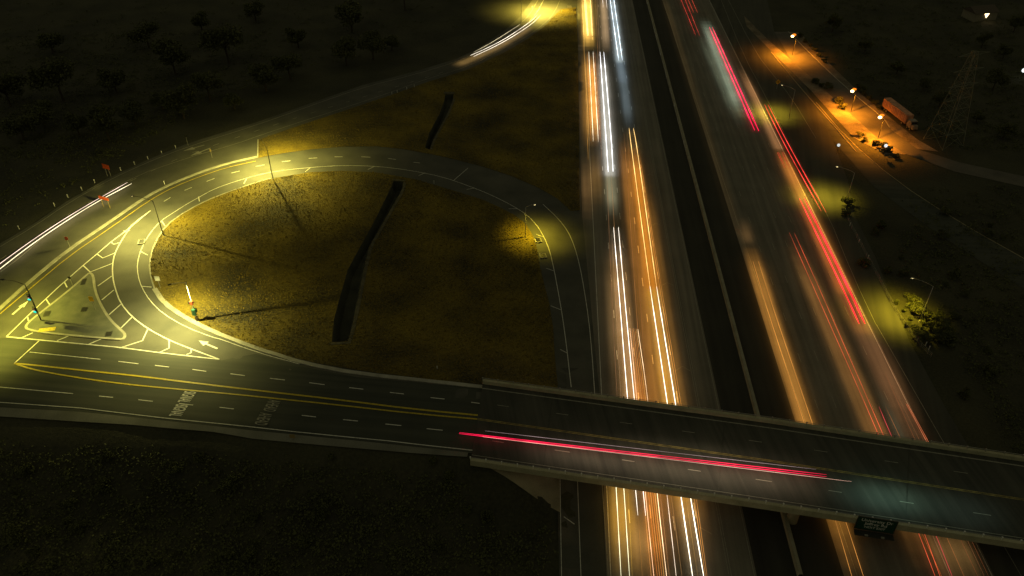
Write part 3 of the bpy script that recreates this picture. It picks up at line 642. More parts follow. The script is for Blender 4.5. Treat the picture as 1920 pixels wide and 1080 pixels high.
# ------------------------------------------------------------ signs
def flat_sign(name, base, hgt, w, hh, mat, label, rz=0, posts=1, shape='rect', postm=steel, cat='road sign', gap=0, tilt=0, group=None):
    b = gp(*base); t = empty(name, b, rz, label=label, cat=cat, group=group)
    for k in range(posts):
        x = 0 if posts == 1 else (-gap / 2 + gap * k / (posts - 1))
        mb = MB(); mb.box((x, 0, (hgt - .1) / 2), (.1, .1, hgt - .1)); mb.build('post', postm, t)
    mb = MB(); z = hgt + hh / 2 - .1
    if shape == 'rect': P = [(-w / 2, -.06, z - hh / 2), (w / 2, -.06, z - hh / 2), (w / 2, -.06, z + hh / 2), (-w / 2, -.06, z + hh / 2)]
    else: P = [(0, -.06, z - hh / 2), (w / 2, -.06, z), (0, -.06, z + hh / 2), (-w / 2, -.06, z)]
    mb.prism(P, (0, -.04, 0)); mb.build('panel', mat, t)
    if shape == 'diamond':
        mb = MB(); mb.prism([(x * .25, -.11, z + (q - z) * .45) for x, _, q in P], (0, -.01, 0)); mb.build('symbol', blackp, t)
    return t
flat_sign('warning_board', (205, 331), 2.6, 2.7, 1.5, orangep, 'orange board on posts on the dark verge beyond the ramp', R(-25), 2, gap=1.4)
flat_sign('warning_board', (201, 390), 2.7, 3.4, 1.0, orangep, 'orange board on two wooden posts beside the white light streak', R(-22), 2, gap=2.3, postm=woodp)
flat_sign('route_sign', (131, 463), 2.2, .8, 1.0, redp, 'small red sign on the paved triangle left of the kerb band', 0)
flat_sign('warning_sign', (180, 583), 2.9, .95, 1.3, yellowp, 'yellow sign plate on the traffic island', 0)
flat_sign('speed_sign', (301, 541), 2.4, 1.15, 1.3, whitep, 'white square sign at the left rim of the loop grass', 0)
flat_sign('diamond_sign', (1456, 167), 2.0, 1.9, 1.9, yellowp, 'yellow diamond warning sign beyond the on ramp', 0, shape='diamond')
flat_sign('verge_sign', (137, 537), 2.4, .6, .6, blackp, 'small dark sign back beside the turn lane edge line', 0)
flat_sign('ramp_sign', (398, 296), 2.2, .5, .9, woodp, 'narrow tan sign beside the two painted ramp arrows', 0)
flat_sign('ramp_sign', (353, 273), 3.0, .8, .8, darksteel, 'thin dark sign on the outer edge of the curving ramp', 0)
flat_sign('roadside_sign', (550, 826), .9, 1.0, .9, woodp, 'small tan sign on the shoulder below the arterial road', 0)
flat_sign('exit_panel', (1067, 18), .8, 2.0, 1.2, steel, 'pale panel in the grass where the exit ramp leaves', 0)
def marker(px, py, hg=1.1):
    b = gp(px, py); t = bpy.data.objects.new('marker_post', mk_me); COL.objects.link(t); t.location = b
    return t
mb = MB(); mb.box((0, 0, .55), (.14, .08, 1.1)); mb.box((0, -.03, 1.0), (.2, .1, .3)); o = mb.build('marker_post', whitep); mk_me = o.data; bpy.data.objects.remove(o)
for k, (px, py) in enumerate([(36, 430), (103, 387), (128, 371), (154, 357), (178, 343), (227, 320), (253, 309), (278, 299), (304, 289), (330, 279)]):
    tag(marker(px, py), 'short pale marker post along the outer edge of the curving ramp', 'marker post', 'marker posts along the outer ramp edge')
for px, py, s in ((309, 346, 'short pale marker post alone beside the pale kerb band'), (814, 345, 'pale marker post in the grass right of the ditch'), (820, 694, 'pale marker post in the grass above the arterial road'),
                  (998, 16, 'pale marker post left of the exit ramp curve'), (1053, 24, 'pale marker post right of the exit ramp curve')):
    tag(marker(px, py), s, 'marker post')
for px, py in ((735, 178), (745, 175), (763, 169), (777, 164)):
    tag(marker(px, py), 'short marker post on the inner edge of the far dark ramp', 'marker post', 'marker posts on the inner ramp edge')
for px, py in ((1593, 424), (1610, 455), (1627, 485), (1720, 607 + 32), (1735, 648), (1741, 656)):
    tag(marker(px, py), 'pale marker along the roadside fence right of the freeway', 'marker post', 'markers along the roadside fence')
# drain inlets near the loop
for px, py, s in ((1009, 452, 'square dark drain inlet with pale rim under the lamp light'), (1018, 481, 'concrete drain headwall in the grass beside the loop ramp'), (266, 455, 'dark drain cover at the loop shoulder near the lamp post')):
    p = gp(px, py); t = empty('drain_inlet', p, R(12), label=s, cat='drain')
    mb = MB()
    for d in ((-.75, 0, .15, 2.1), (.75, 0, .15, 2.1), (0, -1, 1.65, .15), (0, 1, 1.65, .15)): mb.box((d[0], d[1], .28), (d[2] + .1, d[3], .16))
    mb.build('rim', kerbm, t); mb = MB(); mb.box((0, 0, .22), (1.4, 1.9, .03)); mb.build('grate', blackp, t)

# ------------------------------------------------------------ light streaks of the passing traffic
TR, TS = .58, .26
tm = {}
def tmat(c, s):
    k = (c, s)
    if k not in tm:
        m = emis('streak_light', c, s); st = s * (TS if s > 3 else 1); tm[k] = m; N, L = m.node_tree.nodes, m.node_tree.links
        g = N.new('ShaderNodeNewGeometry'); n = N.new('ShaderNodeTexNoise'); n.inputs['Scale'].default_value = .12; n.inputs['Detail'].default_value = 5; L.new(g.outputs['Position'], n.inputs['Vector'])
        mr = N.new('ShaderNodeMapRange'); mr.inputs['From Min'].default_value = .3; mr.inputs['From Max'].default_value = .7; mr.inputs['To Min'].default_value = st * .45; mr.inputs['To Max'].default_value = st * 1.6
        L.new(n.outputs['Fac'], mr.inputs['Value']); L.new(mr.outputs[0], N['Principled BSDF'].inputs['Emission Strength'])
    return tm[k]
WHT, WARM, ORG, BLU, RED, PNK, DOR = (1, .93, .8), (1, .82, .55), (1, .5, .12), (.8, .9, 1), (1, .015, .03), (1, .008, .07), (1, .32, .08)
def trail(label, lines, col, st, r=.12, group=None, up_=.7, z=None, cat='light streak', name='light_streaks'):
    first = None; t = None
    for L in lines:
        cc, ss, rr = (L[1], L[2], L[3]) if isinstance(L, tuple) and isinstance(L[1], tuple) and len(L) == 4 and isinstance(L[0], list) else (col, st, r)
        pts = L[0] if isinstance(L, tuple) and isinstance(L[0], list) else L
        P = [bz(a[0], a[1], z) for a in pts] if z is not None else gpl(pts, up_)
        P = dense(smooth_poly(P, 2) if len(P) > 2 else P, 3)
        if t is None: t = empty(name, P[0], label=label, cat=cat, group=group)
        mb = MB(); mb.tube([p - t.location for p in P], rr * TR, 6, tip=True); mb.build('streak', tmat(cc, ss), t, True)
    return t
WS = 1.55
def wash(t, pts, w, col, rad, up_=1.0, z=None, fade=22, f0=1, f1=1):
    """added, unseen lamp strips facing down over the lane, standing in for headlamp beams"""
    P = [bz(a[0], a[1], z) for a in pts] if z is not None else gpl(pts, up_)
    segs = []; n = len(P) - 1; k = 5
    for i in range(n):
        a, b = P[i], P[i + 1]; L = (b - a).length; f = min(fade, L * .45); lo, hi = 0, L
        if i == 0 and f0:
            for q in range(k): segs.append((a.lerp(b, f * q / k / L), a.lerp(b, f * (q + 1) / k / L), ((q + .5) / k) ** 1.5))
            lo = f
        if i == n - 1 and f1:
            for q in range(k): segs.append((a.lerp(b, 1 - f * (q + 1) / k / L), a.lerp(b, 1 - f * q / k / L), ((q + .5) / k) ** 1.5))
            hi = L - f
        segs.append((a.lerp(b, lo / L), a.lerp(b, hi / L), 1))
    for a, b, m in segs:
        d = b - a; L = d.length
        l = bpy.data.lights.new('road_wash', 'AREA'); l.shape = 'RECTANGLE'; l.size = L; l.size_y = w * .85; l.energy = rad * WS * m * math.pi * L * w; l.color = col; l.spread = R(180)
        o = bpy.data.objects.new('road_wash', l); COL.objects.link(o)
        X = d.normalized(); Z = Vector((0, 0, 1)); Y = Z.cross(X).normalized(); Z = X.cross(Y)
        o.parent = t; o.location = (a + b) / 2 - t.location; o.rotation_euler = Matrix((X, Y, Z)).transposed().to_euler()
G = 'headlight streaks on the left carriageway'; GR = 'tail light streaks on the right carriageway'
t = trail('bright yellow orange pair of streaks entering at the top of the leftmost freeway lane', [[(1094.5, -15), (1101.5, 67)], [(1097, -15), (1103, 67)], [(1106.5, -15), (1110.5, 67)]], (1, .7, .25), 14, .13, G)
wash(t, [(1099, -20), (1105, 90)], 4.6, (1, .6, .12), 4.2)
t = trail('orange white pair of streaks below the brightest one in the leftmost lane', [[(1104, 97), (1112.5, 265)], [(1112, 97), (1122, 266)]], (1, .88, .65), 10, .1, G)
wash(t, [(1108, 95), (1117, 270)], 3.0, (1, .42, .05), 2.8); wash(t, [(1098, 90), (1104, 280)], 3.2, (1, .5, .1), .7); wash(t, [(1117, 268), (1122, 390)], 4, (1, .55, .15), .35); wash(t, [(1098, 280), (1102, 420)], 3.2, (1, .55, .2), .3)
t = trail('thick white pair of streaks in the second lane from the left', [[(1125, 97), (1137, 270), (1140.5, 322)], [(1132, 97), (1147, 270), (1149.5, 322)]], (.95, .96, 1), 14, .13, G)
wash(t, [(1129, 100), (1144, 325)], 3.4, (.9, .93, .95), 1.5, f1=0); wash(t, [(1144, 325), (1150, 405)], 3.2, (.9, .9, .62), .7, f0=0, fade=40)
t = trail('bluish white pair of streaks at the top in the third lane', [[(1142.5, -12), (1160, 113)], [(1149.5, -12), (1167, 113)]], BLU, 14, .12, G)
wash(t, [(1146, -20), (1163, 113)], 3.3, (.6, .8, 1), 1.3, f1=0); wash(t, [(1163, 113), (1169, 150)], 3.3, (.5, .72, 1), .6, f0=0, f1=0); wash(t, [(1169, 150), (1182, 245)], 3.2, (.5, .72, .95), .42, f0=0, fade=60)
t = trail('short pinkish pair of streaks at the very top between white and orange ones', [[(1129, -15), (1131, 14)], [(1135.5, -15), (1138, 14)]], (1, .85, .7), 8, .11, G)
wash(t, [(1130, -20), (1138, 100)], 3.2, (1, .7, .42), .9)
t = trail('long orange pair of streaks running from mid freeway under the overpass', [([(1179.5, 240), (1183, 270), (1218.7, 537)], (1, .62, .2), 9, .11), ([(1187.5, 240), (1193.5, 270), (1231, 537)], (1, .62, .2), 9, .11),
          ([(1218.7, 537), (1251, 754), (1276, 925), (1300, 1090)], (1, .9, .7), 12, .13), ([(1231, 537), (1266.5, 756), (1293.7, 927), (1321, 1090)], (1, .9, .7), 12, .13),
          ([(1197, 290), (1237, 540), (1273, 757), (1301, 927), (1324, 1090)], (1, .4, .08), .9, .06), ([(1199, 290), (1240, 540), (1277, 757), (1305, 927), (1327, 1090)], (1, .4, .08), .7, .06)], ORG, 10, .12, G)
wash(t, [(1186, 262), (1224, 537)], 3.4, (1, .34, .02), 1.6, f1=0); wash(t, [(1224, 537), (1310, 1090)], 3.4, (1, .46, .02), 1.6, f0=0); wash(t, [(1208, 330), (1330, 1090)], 3.4, (1, .45, .07), .3)
wash(t, [(1168, 250), (1203, 537), (1268, 1090)], 3.6, (1, .4, .06), .6)
t = trail('white pair of streaks starting mid freeway in the second lane', [[(1150.5, 426), (1160, 540), (1176, 742), (1196, 966)], [(1159.5, 426), (1169.5, 540), (1189, 745), (1210.5, 967)]], (1, .9, .75), 11, .11, G)
wash(t, [(1155, 435), (1203, 970)], 3.8, (1, .52, .16), .95); wash(t, [(1142, 450), (1160, 760)], 2.6, (1, .62, .25), .3)
t = trail('white pair of streaks below the overpass in the leftmost lane', [[(1150, 830), (1155, 909), (1165, 1090)], [(1163, 830), (1169.5, 910), (1181, 1090)]], (1, .95, .6), 8, .08, G)
wash(t, [(1160, 840), (1174, 1090)], 4.4, (1, .52, .05), 1.3)
lines = []
for f, c_, e_, r_ in ((0, (1, .55, .3), 2.6, .06), (.27, (1, .3, .05), .9, .05), (.45, (1, .42, .1), 1.1, .05), (.63, (1, .32, .05), .9, .05), (.8, (1, .5, .12), 1.3, .05), (1, (1, .7, .4), 2.9, .07)):
    lines.append(([(1181 + 15 * f, 615 + 2 * f), (1194 + 21 * f, 747), (1209 + 22 * f, 917), (1227 + 24 * f, 1090)], c_, e_, r_))
t = trail('bundle of thin orange streaks from a tall truck in the third lane', lines, ORG, 3, .05, G)
wash(t, [(1189, 620), (1220, 917), (1238, 1090)], 3.0, (1, .32, .03), 1.3)
t = trail('thin faint white streak between the truck bundle and the bright right pair', [[(1250, 922), (1269, 1090)]], (1, .8, .6), 2.5, .06, G)
wash(t, [(1244, 760), (1262, 1090)], 3.8, (1, .5, .12), .95); wash(t, [(1196, 930), (1207, 1090)], 3.4, (1, .55, .16), .8)
t = trail('set of faint amber streaks along the left edge lane at the top', [([(1089, -15), (1097, 130), (1103, 300)], (1, .5, .1), .7, .07), ([(1116, -15), (1121, 100), (1128, 300)], (1, .45, .15), .45, .06), ([(1119, -15), (1127, 160)], (1, .6, .3), .4, .06),
          ([(1101, 97), (1108, 265)], (1, .35, .05), .7, .07), ([(1115, 97), (1125.5, 266)], (1, .3, .12), .8, .06)], ORG, 1, .06, G)
t = trail('set of faint brown streaks between the lanes in mid freeway', [([(1146, 325), (1162, 600), (1172, 740)], (1, .5, .18), .32, .07), ([(1163, 440), (1176, 610)], (1, .5, .2), .4, .06), ([(1138, 330), (1147, 560), (1157, 742)], (1, .5, .22), .22, .08), ([(1170, 250), (1192, 560), (1204, 745)], (1, .42, .12), .3, .08),
          ([(1176, 250), (1200, 560), (1214, 745)], (1, .42, .12), .22, .07), ([(1147, 440), (1156, 600), (1164, 742)], (1, .6, .3), .4, .05)], ORG, 1, .06, G)
t = trail('set of faint amber streaks below the overpass between the bright pairs', [([(1178, 925), (1186, 1090)], (1, .6, .1), .6, .05), ([(1197, 970), (1205, 1090)], (1, .45, .1), .4, .06), ([(1206, 925), (1222, 1090)], (1, .45, .12), 1.0, .06), ([(1238, 925), (1256, 1090)], (1, .5, .2), .5, .06), ([(1258, 925), (1280, 1090)], (1, .55, .2), .45, .06), ([(1285, 927), (1310, 1090)], (1, .6, .2), .5, .05)], ORG, 1, .06, G)
t = trail('set of faint red brown streaks low on the right carriageway', [([(1660, 700), (1700, 790), (1800, 1010), (1838, 1090)], (1, .3, .1), .18, .06), ([(1672, 720), (1712, 800), (1815, 1015), (1850, 1090)], (1, .4, .15), .15, .06), ([(1690, 740), (1722, 805), (1832, 1035), (1858, 1090)], (1, .3, .1), .15, .05), ([(1722, 985), (1770, 1090)], (1, .22, .03), .8, .06), ([(1745, 995), (1786, 1090)], (1, .5, .25), .4, .06)], ORG, 1, .06, GR)
# right carriageway
t = trail('vivid pink red pair of streaks with pale glow in the upper right carriageway', [[(1330, 51), (1415, 244)], [(1335.5, 51), (1422.5, 245)]], PNK, 1.6, .4, GR)
wash(t, [(1320, 30), (1400, 225)], 5.0, (.75, 1, .8), .62); wash(t, [(1325, 60), (1408, 240)], 10, (.8, 1, .75), .16)
t = trail('thin red pair of streaks at the top of the right carriageway', [[(1271, -15), (1304.5, 66)], [(1279, -15), (1312, 67)]], (1, .07, .05), 1.1, .09, GR)
t = trail('short red pair of streaks at the top edge right of the thin pair', [[(1284, -15), (1301, 24)], [(1291, -15), (1308, 24)]], (1, .1, .05), 1.0, .09, GR)
t = trail('slim red pair of streaks on the merging on ramp', [[(1433.6, 196), (1470, 270), (1540, 396)], [(1440, 196), (1477.5, 270), (1549, 398)]], (1, .05, .04), 1.7, .17, GR)
t = trail('short red double streak over the orange glow near the ramp pair', [[(1457, 285), (1471, 315)], [(1459.5, 285), (1473.5, 315)], [(1466, 285), (1480, 316)], [(1468.5, 285), (1482.5, 316)]], RED, 1.3, .08, GR)
wash(t, [(1388, 120), (1430, 205), (1462, 275)], 3.2, (1, .48, .2), .7, f1=0); wash(t, [(1458, 265), (1507, 365)], 4.0, (1, .36, .06), 1.2, f1=0)
t = trail('broad bright red pair of streaks in the middle of the right carriageway', [[(1499, 372), (1580, 540), (1611, 607)], ([(1508, 372), (1591, 540), (1622, 607)], RED, 2.2, .42)], RED, 2.2, .3, GR)
wash(t, [(1505, 360), (1590, 545)], 4.6, (1, .4, .08), 1.15, f0=0, f1=0); wash(t, [(1590, 545), (1625, 620)], 4.4, (1, .38, .12), .6, f0=0, f1=0); wash(t, [(1620, 600), (1750, 870)], 6.5, (1, .46, .2), .32, f0=0)
t = trail('thin red pair of streaks running under the overpass right of the orange band', [[(1480, 436), (1526, 540), (1645, 808), (1717, 985), (1757, 1090)], [(1489, 436), (1536, 540), (1652, 805), (1728, 985), (1766, 1090)]], (1, .12, .05), 1.0, .075, GR)
wash(t, [(1484, 440), (1648, 810), (1752, 1090)], 5.0, (1, .48, .13), .38)
t = trail('thin orange red streaks close to the far right edge line', [[(1699, 757), (1727, 808), (1790, 925)], [(1701.5, 757), (1730, 808), (1793, 925)]], (1, .22, .08), .9, .06, GR)
t = trail('pink beaded streak below the overpass right of the green sign', [[(1648, 762), (1668, 810), (1752, 995), (1789, 1090)], ([(1660, 762), (1683, 810), (1772, 1000), (1812, 1090)], (1, .3, .08), .4, .05)], (1, .08, .1), .7, .08, GR)
wash(t, [(1655, 700), (1740, 900)], 5, (.9, 1, .7), .14); wash(t, [(1752, 960), (1812, 1100)], 9, (1, .58, .2), .34)
t = trail('faint orange pair of streaks on the leftmost lane of the right carriageway', [[(1412, 490), (1440, 585), (1507, 790), (1565, 970), (1600, 1090)], [(1422, 490), (1452, 585), (1522, 790), (1584, 972), (1622, 1090)]], (1, .4, .08), .75, .07, GR)
wash(t, [(1405, 450), (1445, 585), (1513, 790), (1610, 1090)], 4.0, (1, .45, .08), .95, fade=40); wash(t, [(1395, 400), (1409, 475)], 3, (1, .55, .2), .2)
wash(t, [(1240, -20), (1395, 470)], 3.6, (1, .6, .2), .05)
# exit ramp, left ramp, bridge
t = trail('white pair of streaks curving down the exit ramp at the top', [[(1008, 27), (999, 37.5), (972.5, 56), (947.5, 72.5), (916, 89), (882, 104)], [(1014, 27.5), (1001, 42), (972, 62), (935, 84), (887.5, 106)], ([(975, 46), (950, 62), (920, 81), (888, 98)], (1, .85, .5), 1.6, .08)], (1, .9, .72), 9, .12)
wash(t, [(1000, 42), (972, 61), (935, 83), (885, 106), (850, 120)], 4.2, (1, .6, .2), .8)
t = trail('long white and yellow pair of streaks on the left ramp', [([(247, 344), (175, 382), (100, 430), (50, 465), (0, 504), (-20, 520)], (1, .86, .5), 8, .14), ([(239, 342), (150, 392), (75, 440), (0, 494), (-20, 510)], (1, .75, .6), 2.0, .09)], WHT, 8, .13)
wash(t, [(245, 346), (150, 397), (75, 446), (0, 502)], 3.0, (1, .75, .4), .35)
t = trail('pink red band of streaks with white rim crossing the overpass', [([(861, 811), (1550, 890)], PNK, 1.5, .1), ([(905, 819), (1597, 903)], (1, .55, .4), 1.2, .06), ([(861, 813), (1550, 894)], PNK, 1.5, .12), ([(910, 808), (1530, 880)], (1, .7, .7), .5, .045)], PNK, 2.4, .13, z=DZ + .8)
wash(t, [(950, 822), (1250, 859), (1590, 903)], 5.0, (1, .74, .5), .55, z=DZ + 1.9, fade=25); wash(t, [(1540, 898), (1800, 938)], 5.5, (.5, .9, .72), .5, z=DZ + 2.0, fade=18); wash(t, [(1700, 925), (1930, 960)], 7, (.5, .8, .7), .12, z=DZ + 1.9, fade=20)
wash(t, [(1050, 834), (1580, 899)], 13, (1, .85, .55), .13, z=DZ + 1.3)

# ------------------------------------------------------------ side street
sheet('side_street', gpl([(1450, 60), (1480, 60), (1560, 140), (1604, 179), (1657, 221), (1672, 245), (1720, 280), (1800, 305), (1925, 332), (1925, 352), (1790, 322), (1700, 290), (1640, 255), (1580, 200), (1520, 145), (1440, 75)]), streetm, .075)
sheet('street_verge', gpl([(1395, 30), (1440, 75), (1520, 145), (1580, 200), (1640, 255), (1700, 290), (1660, 290), (1600, 258), (1560, 214), (1522, 172), (1470, 120), (1400, 50)]), dirt, .12)
sheet('street_verge', gpl([(1480, 60), (1500, 62), (1540, 105), (1612, 175), (1665, 218), (1720, 262), (1760, 285), (1720, 280), (1672, 245), (1657, 221), (1604, 179), (1560, 140)]), dirt, .12)
kerb('kerb', [(1478, 60), (1560, 141), (1604, 180), (1657, 222), (1668, 240)], .3, .22, kerbm)
kerb('kerb', [(1446, 98), (1492, 155), (1560, 233), (1605, 285)], .3, .2, slopem)
sheet('service_road', gpl([(1500, 172), (1560, 262), (1640, 352), (1760, 440), (1925, 545), (1925, 488), (1800, 418), (1680, 340), (1590, 262), (1530, 192)]), asph_art, .06)
kerb('road_edge', [(1530, 192), (1590, 262), (1680, 340), (1800, 418), (1925, 488)], .25, .12, slopem)
# parked truck with its long trailer
p = gp(1700, 236); q = gp(1662, 206); d = (p - q); d.z = 0; d.normalize(); rz = math.atan2(d.y, d.x)
t = empty('parked_truck', (p + q) / 2, rz, label='parked truck with long orange lit box trailer beside the side street', cat='truck')
trm = plain('trailer_side', (.62, .3, .17), .6, var=.3, scale=.7)
mb = MB(); mb.box((-.5, 0, 2.6), (15.0, 2.6, 2.9)); mb.build('trailer', trm, t)
mb = MB()
for k in range(16): mb.box((-7.6 + k * .95, -1.32, 2.6), (.07, .05, 2.8))
mb.box((-.5, 0, 1.08), (15.2, 2.5, .16)); mb.build('trailer_ribs', plain('trailer_rib', (.3, .14, .08), .6), t)
for x in (-6.2, -4.9, 5.2, 8.6, 10.2):
    for y in (-1.1, 1.1):
        mb = MB(); mb.tube([(x, y - .16, .5), (x, y + .16, .5)], .5, 16); w_ = mb.build('wheel', blackp, t); mb = MB(); mb.tube([(x, y - .19, .5), (x, y + .19, .5)], .24, 12); mb.build('rim', steel, w_)
mb = MB(); mb.box((9.0, 0, 2.0), (2.2, 2.4, 2.5), 0, .92); mb.box((10.6, 0, 1.4), (1.4, 2.0, 1.3), 0, .9); mb.build('cab', plain('cab_paint', (.3, .25, .2), .4), t)
mb = MB(); mb.box((10.0, 0, 2.5), (.35, 2.1, .8)); mb.build('windscreen', plain('cab_glass', (.03, .03, .03), .1), t)
mb = MB(); mb.box((8.0, 0, .75), (7, .9, .3)); mb.build('chassis', darksteel, t)
# transmission tower
p = gp(1768, 268)
t = empty('transmission_tower', p, R(20), label='tall dark lattice power pylon right of the truck', cat='pylon')
pylm = plain('weathered_steel', (.2, .21, .15), .7); mb = MB(); Hh = 31
def wdt(z): return 3.6 * (1 - z / Hh) ** 1.0 * 1.0 + .7
lv = [0, 5, 9.5, 13.5, 17, 20, 23, 26, 29, 31]
for a_, b_ in zip(lv[:-1], lv[1:]):
    ca = [(sx * wdt(a_), sy * wdt(a_), a_) for sx, sy in ((-1, -1), (1, -1), (1, 1), (-1, 1))]; cb = [(sx * wdt(b_), sy * wdt(b_), b_) for sx, sy in ((-1, -1), (1, -1), (1, 1), (-1, 1))]
    for k in range(4):
        mb.tube([ca[k], cb[k]], .11, 4); mb.tube([ca[k], cb[(k + 1) % 4]], .05, 4); mb.tube([ca[(k + 1) % 4], cb[k]], .05, 4); mb.tube([cb[k], cb[(k + 1) % 4]], .05, 4)
mb.build('lattice_mast', pylm, t)
for z in (20, 25, 30):
    mb = MB()
    for s in (-1, 1):
        mb.tube([(0, 0, z + .8), (s * 6, 0, z)], .09, 4); mb.tube([(0, 0, z - .3), (s * 6, 0, z)], .09, 4)
    mb.build('cross_arm', pylm, t)
# small lit building, lights and two signs made to glow at the upper right
p = gp(1834, 34)
t = empty('small_building', p, R(15), label='dark low building with one lit gable at the top right corner', cat='building')
mb = MB(); mb.box((0, 0, 1.8), (12, 8, 3.6)); mb.build('wall', plain('stucco', (.3, .27, .2), .8), t)
mb = MB(); mb.prism([(-6.5, -4.5, 3.6), (-6.5, 4.5, 3.6), (-6.5, 0, 5.8)], (13, 0, 0)); mb.build('roof', plain('roof_tile', (.1, .08, .06), .9), t)
mb = MB(); mb.prism([(-1.2, -4.1, 3.3), (1.2, -4.1, 3.3), (0.2, -4.1, 1.4)], (0, -.1, 0)); mb.build('wall_light_glow', emis('warm_wall_glow', (1, .72, .38), 5), t)  # wall light and lit gable shown as one glowing triangle
for px, py, r_, c, st, s in ((1568, 277, .5, (.95, 1, .95), .75, 'white sign shown as a small glowing globe in the dark left of the side street bend'), (1656, 278, .55, (.95, 1, .95), .95, 'white sign shown as a small glowing globe just below the side street bend'), (1914, 135, .8, (.9, 1, .95), 1.2, 'pale yard light at the right edge'), (1846, 14, .45, (1, .8, .5), .8, 'pair of dim lights behind the lit gable')):  # first two are white signs, given an added glow as globes
    b = gp(px, py + 12); t = empty('glow_post', b, 0, label=s, cat='light')
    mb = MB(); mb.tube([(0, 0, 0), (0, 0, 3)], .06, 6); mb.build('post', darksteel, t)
    bm = bmesh.new(); bmesh.ops.create_uvsphere(bm, u_segments=10, v_segments=8, radius=r_); bmesh.ops.translate(bm, vec=(0, 0, 3.2), verts=bm.verts); me = bpy.data.meshes.new('globe'); bm.to_mesh(me); bm.free(); me.materials.append(emis('glow_globe', c, st)); o = bpy.data.objects.new('globe', me); COL.objects.link(o); o.parent = t

# ------------------------------------------------------------ fence on the right
P = dense(smooth_poly(gpl([(1583, 398), (1592, 420), (1610, 455), (1628, 490), (1655, 540), (1672, 575), (1700, 618), (1720, 645), (1745, 670)]), 1), 2.5)
t = empty('roadside_fence', P[0], label='thin wire fence along the verge right of the freeway', cat='fence')
mb = MB()
for z in (.4, .8, 1.2): mb.tube([Vector((p.x, p.y, h(p.x, p.y) + z)) - P[0] for p in P], .025, 4)
mb.build('wire', steel, t)
mb0 = MB(); mb0.box((0, 0, .65), (.08, .08, 1.3)); fp = mb0.build('fence_post', steel, t)
for k, p in enumerate(P):
    o = fp if k == 0 else fp.copy()
    if k: COL.objects.link(o)
    o.parent = t; o.location = Vector((p.x, p.y, h(p.x, p.y))) - P[0]

# ------------------------------------------------------------ plants
def crown_mesh(seed, rx, rz, n, leaf, lumps=7, zc=0):
    rnd = random.Random(seed); mb = MB(); L = []
    for _ in range(lumps):
        a = rnd.random() * 6.28; r = rx * (.2 + .6 * rnd.random()); L.append((Vector((math.cos(a) * r, math.sin(a) * r, zc + rz * (rnd.random() - .35) * 1.1)), rx * (.35 + .3 * rnd.random())))
    for _ in range(n):
        c, r = rnd.choice(L); v = Vector((rnd.gauss(0, 1), rnd.gauss(0, 1), rnd.gauss(0, 1))).normalized() * r * (rnd.random() ** .35)
        v.z *= rz / rx * .9; p = c + v; u = Vector((rnd.gauss(0, 1), rnd.gauss(0, 1), rnd.gauss(0, .6))).normalized(); w = u.cross(Vector((rnd.gauss(0, 1), rnd.gauss(0, 1), rnd.gauss(0, 1)))).normalized()
        s = leaf * (.6 + .8 * rnd.random()); mb.poly([p - u * s - w * s * .4, p + u * s * .3 - w * s * .6, p + u * s, p + w * s * .7])
    return mb
def tree_proto(seed, hgt):
    t = empty('leafy_tree', (0, 0, 0)); rnd = random.Random(seed); mb = MB()
    mb.tube([(0, 0, 0), (.1, .05, hgt * .25), (0, .15, hgt * .5)], .28, 8, .16)
    for k in range(5):
        a = k * 1.3; mb.tube([(0, .1, hgt * (.3 + .03 * k)), (math.cos(a) * hgt * .14, math.sin(a) * hgt * .14, hgt * .5), (math.cos(a) * hgt * .24, math.sin(a) * hgt * .24, hgt * .68)], .12, 5, .04)
    mb.build('trunk', barkm, t); crown_mesh(seed, hgt * .5, hgt * .36, 2600, .26, 14, hgt * .58).build('crown', leafm, t); return t
def bush_proto(seed, r):
    t = empty('bush', (0, 0, 0)); mb = MB(); mb.tube([(0, 0, 0), (0, 0, r * .7)], .08, 6, .04); mb.build('stem', barkm, t)
    crown_mesh(seed, r, r * .75, 1100, .13, 9, r * .6).build('foliage', leafm, t); return t
trees = [tree_proto(11, 7.5), tree_proto(12, 9), tree_proto(13, 6)]; bushes = [bush_proto(21, 1.3), bush_proto(22, 1.0), bush_proto(23, 1.6)]
used = set(); seen = set()
def size_word(s): return 'tiny' if s < .7 else 'small' if s < .95 else 'medium' if s < 1.2 else 'large'

def place(protos, k, px, py, s, label, cat, group, once=False):
    if once and label in seen: return
    seen.add(label)
    pr = protos[k % len(protos)]; key = id(protos), k % len(protos)
    if key in used: o = copy_tree(pr)
    else: used.add(key); o = pr
    o.location = gp(px, py); o.rotation_euler.z = random.random() * 6; o.scale = (s, s, s * (.85 + .3 * random.random()))
    tag(o, label, cat, group); return o
for k, (px, py) in enumerate([(45, 262), (85, 240), (150, 255), (205, 262), (255, 235), (305, 205), (345, 222), (395, 190), (440, 205), (500, 172), (545, 150), (600, 140), (650, 122), (700, 112), (735, 95), (790, 72), (830, 50), (860, 20),
                          (20, 200), (120, 190), (220, 175), (330, 140), (430, 120), (560, 90), (660, 60), (280, 90), (100, 100), (480, 40), (760, 20), (380, 60)]):
    near = 'beside the curving ramp' if k < 18 else 'out in the black scrub'
    wx = 'far left' if px < 130 else 'left' if px < 290 else 'above the ramp arrows' if px < 420 else 'above the loop top' if px < 620 else 'near the white ramp streaks'
    place(trees, k, px, py, (1.0 if k < 18 else 1.3) + random.random() * .6, ('tall', 'broad', 'low')[k % 3] + ' dark tree ' + near + ', ' + wx, 'tree', 'dark trees ' + near, True)
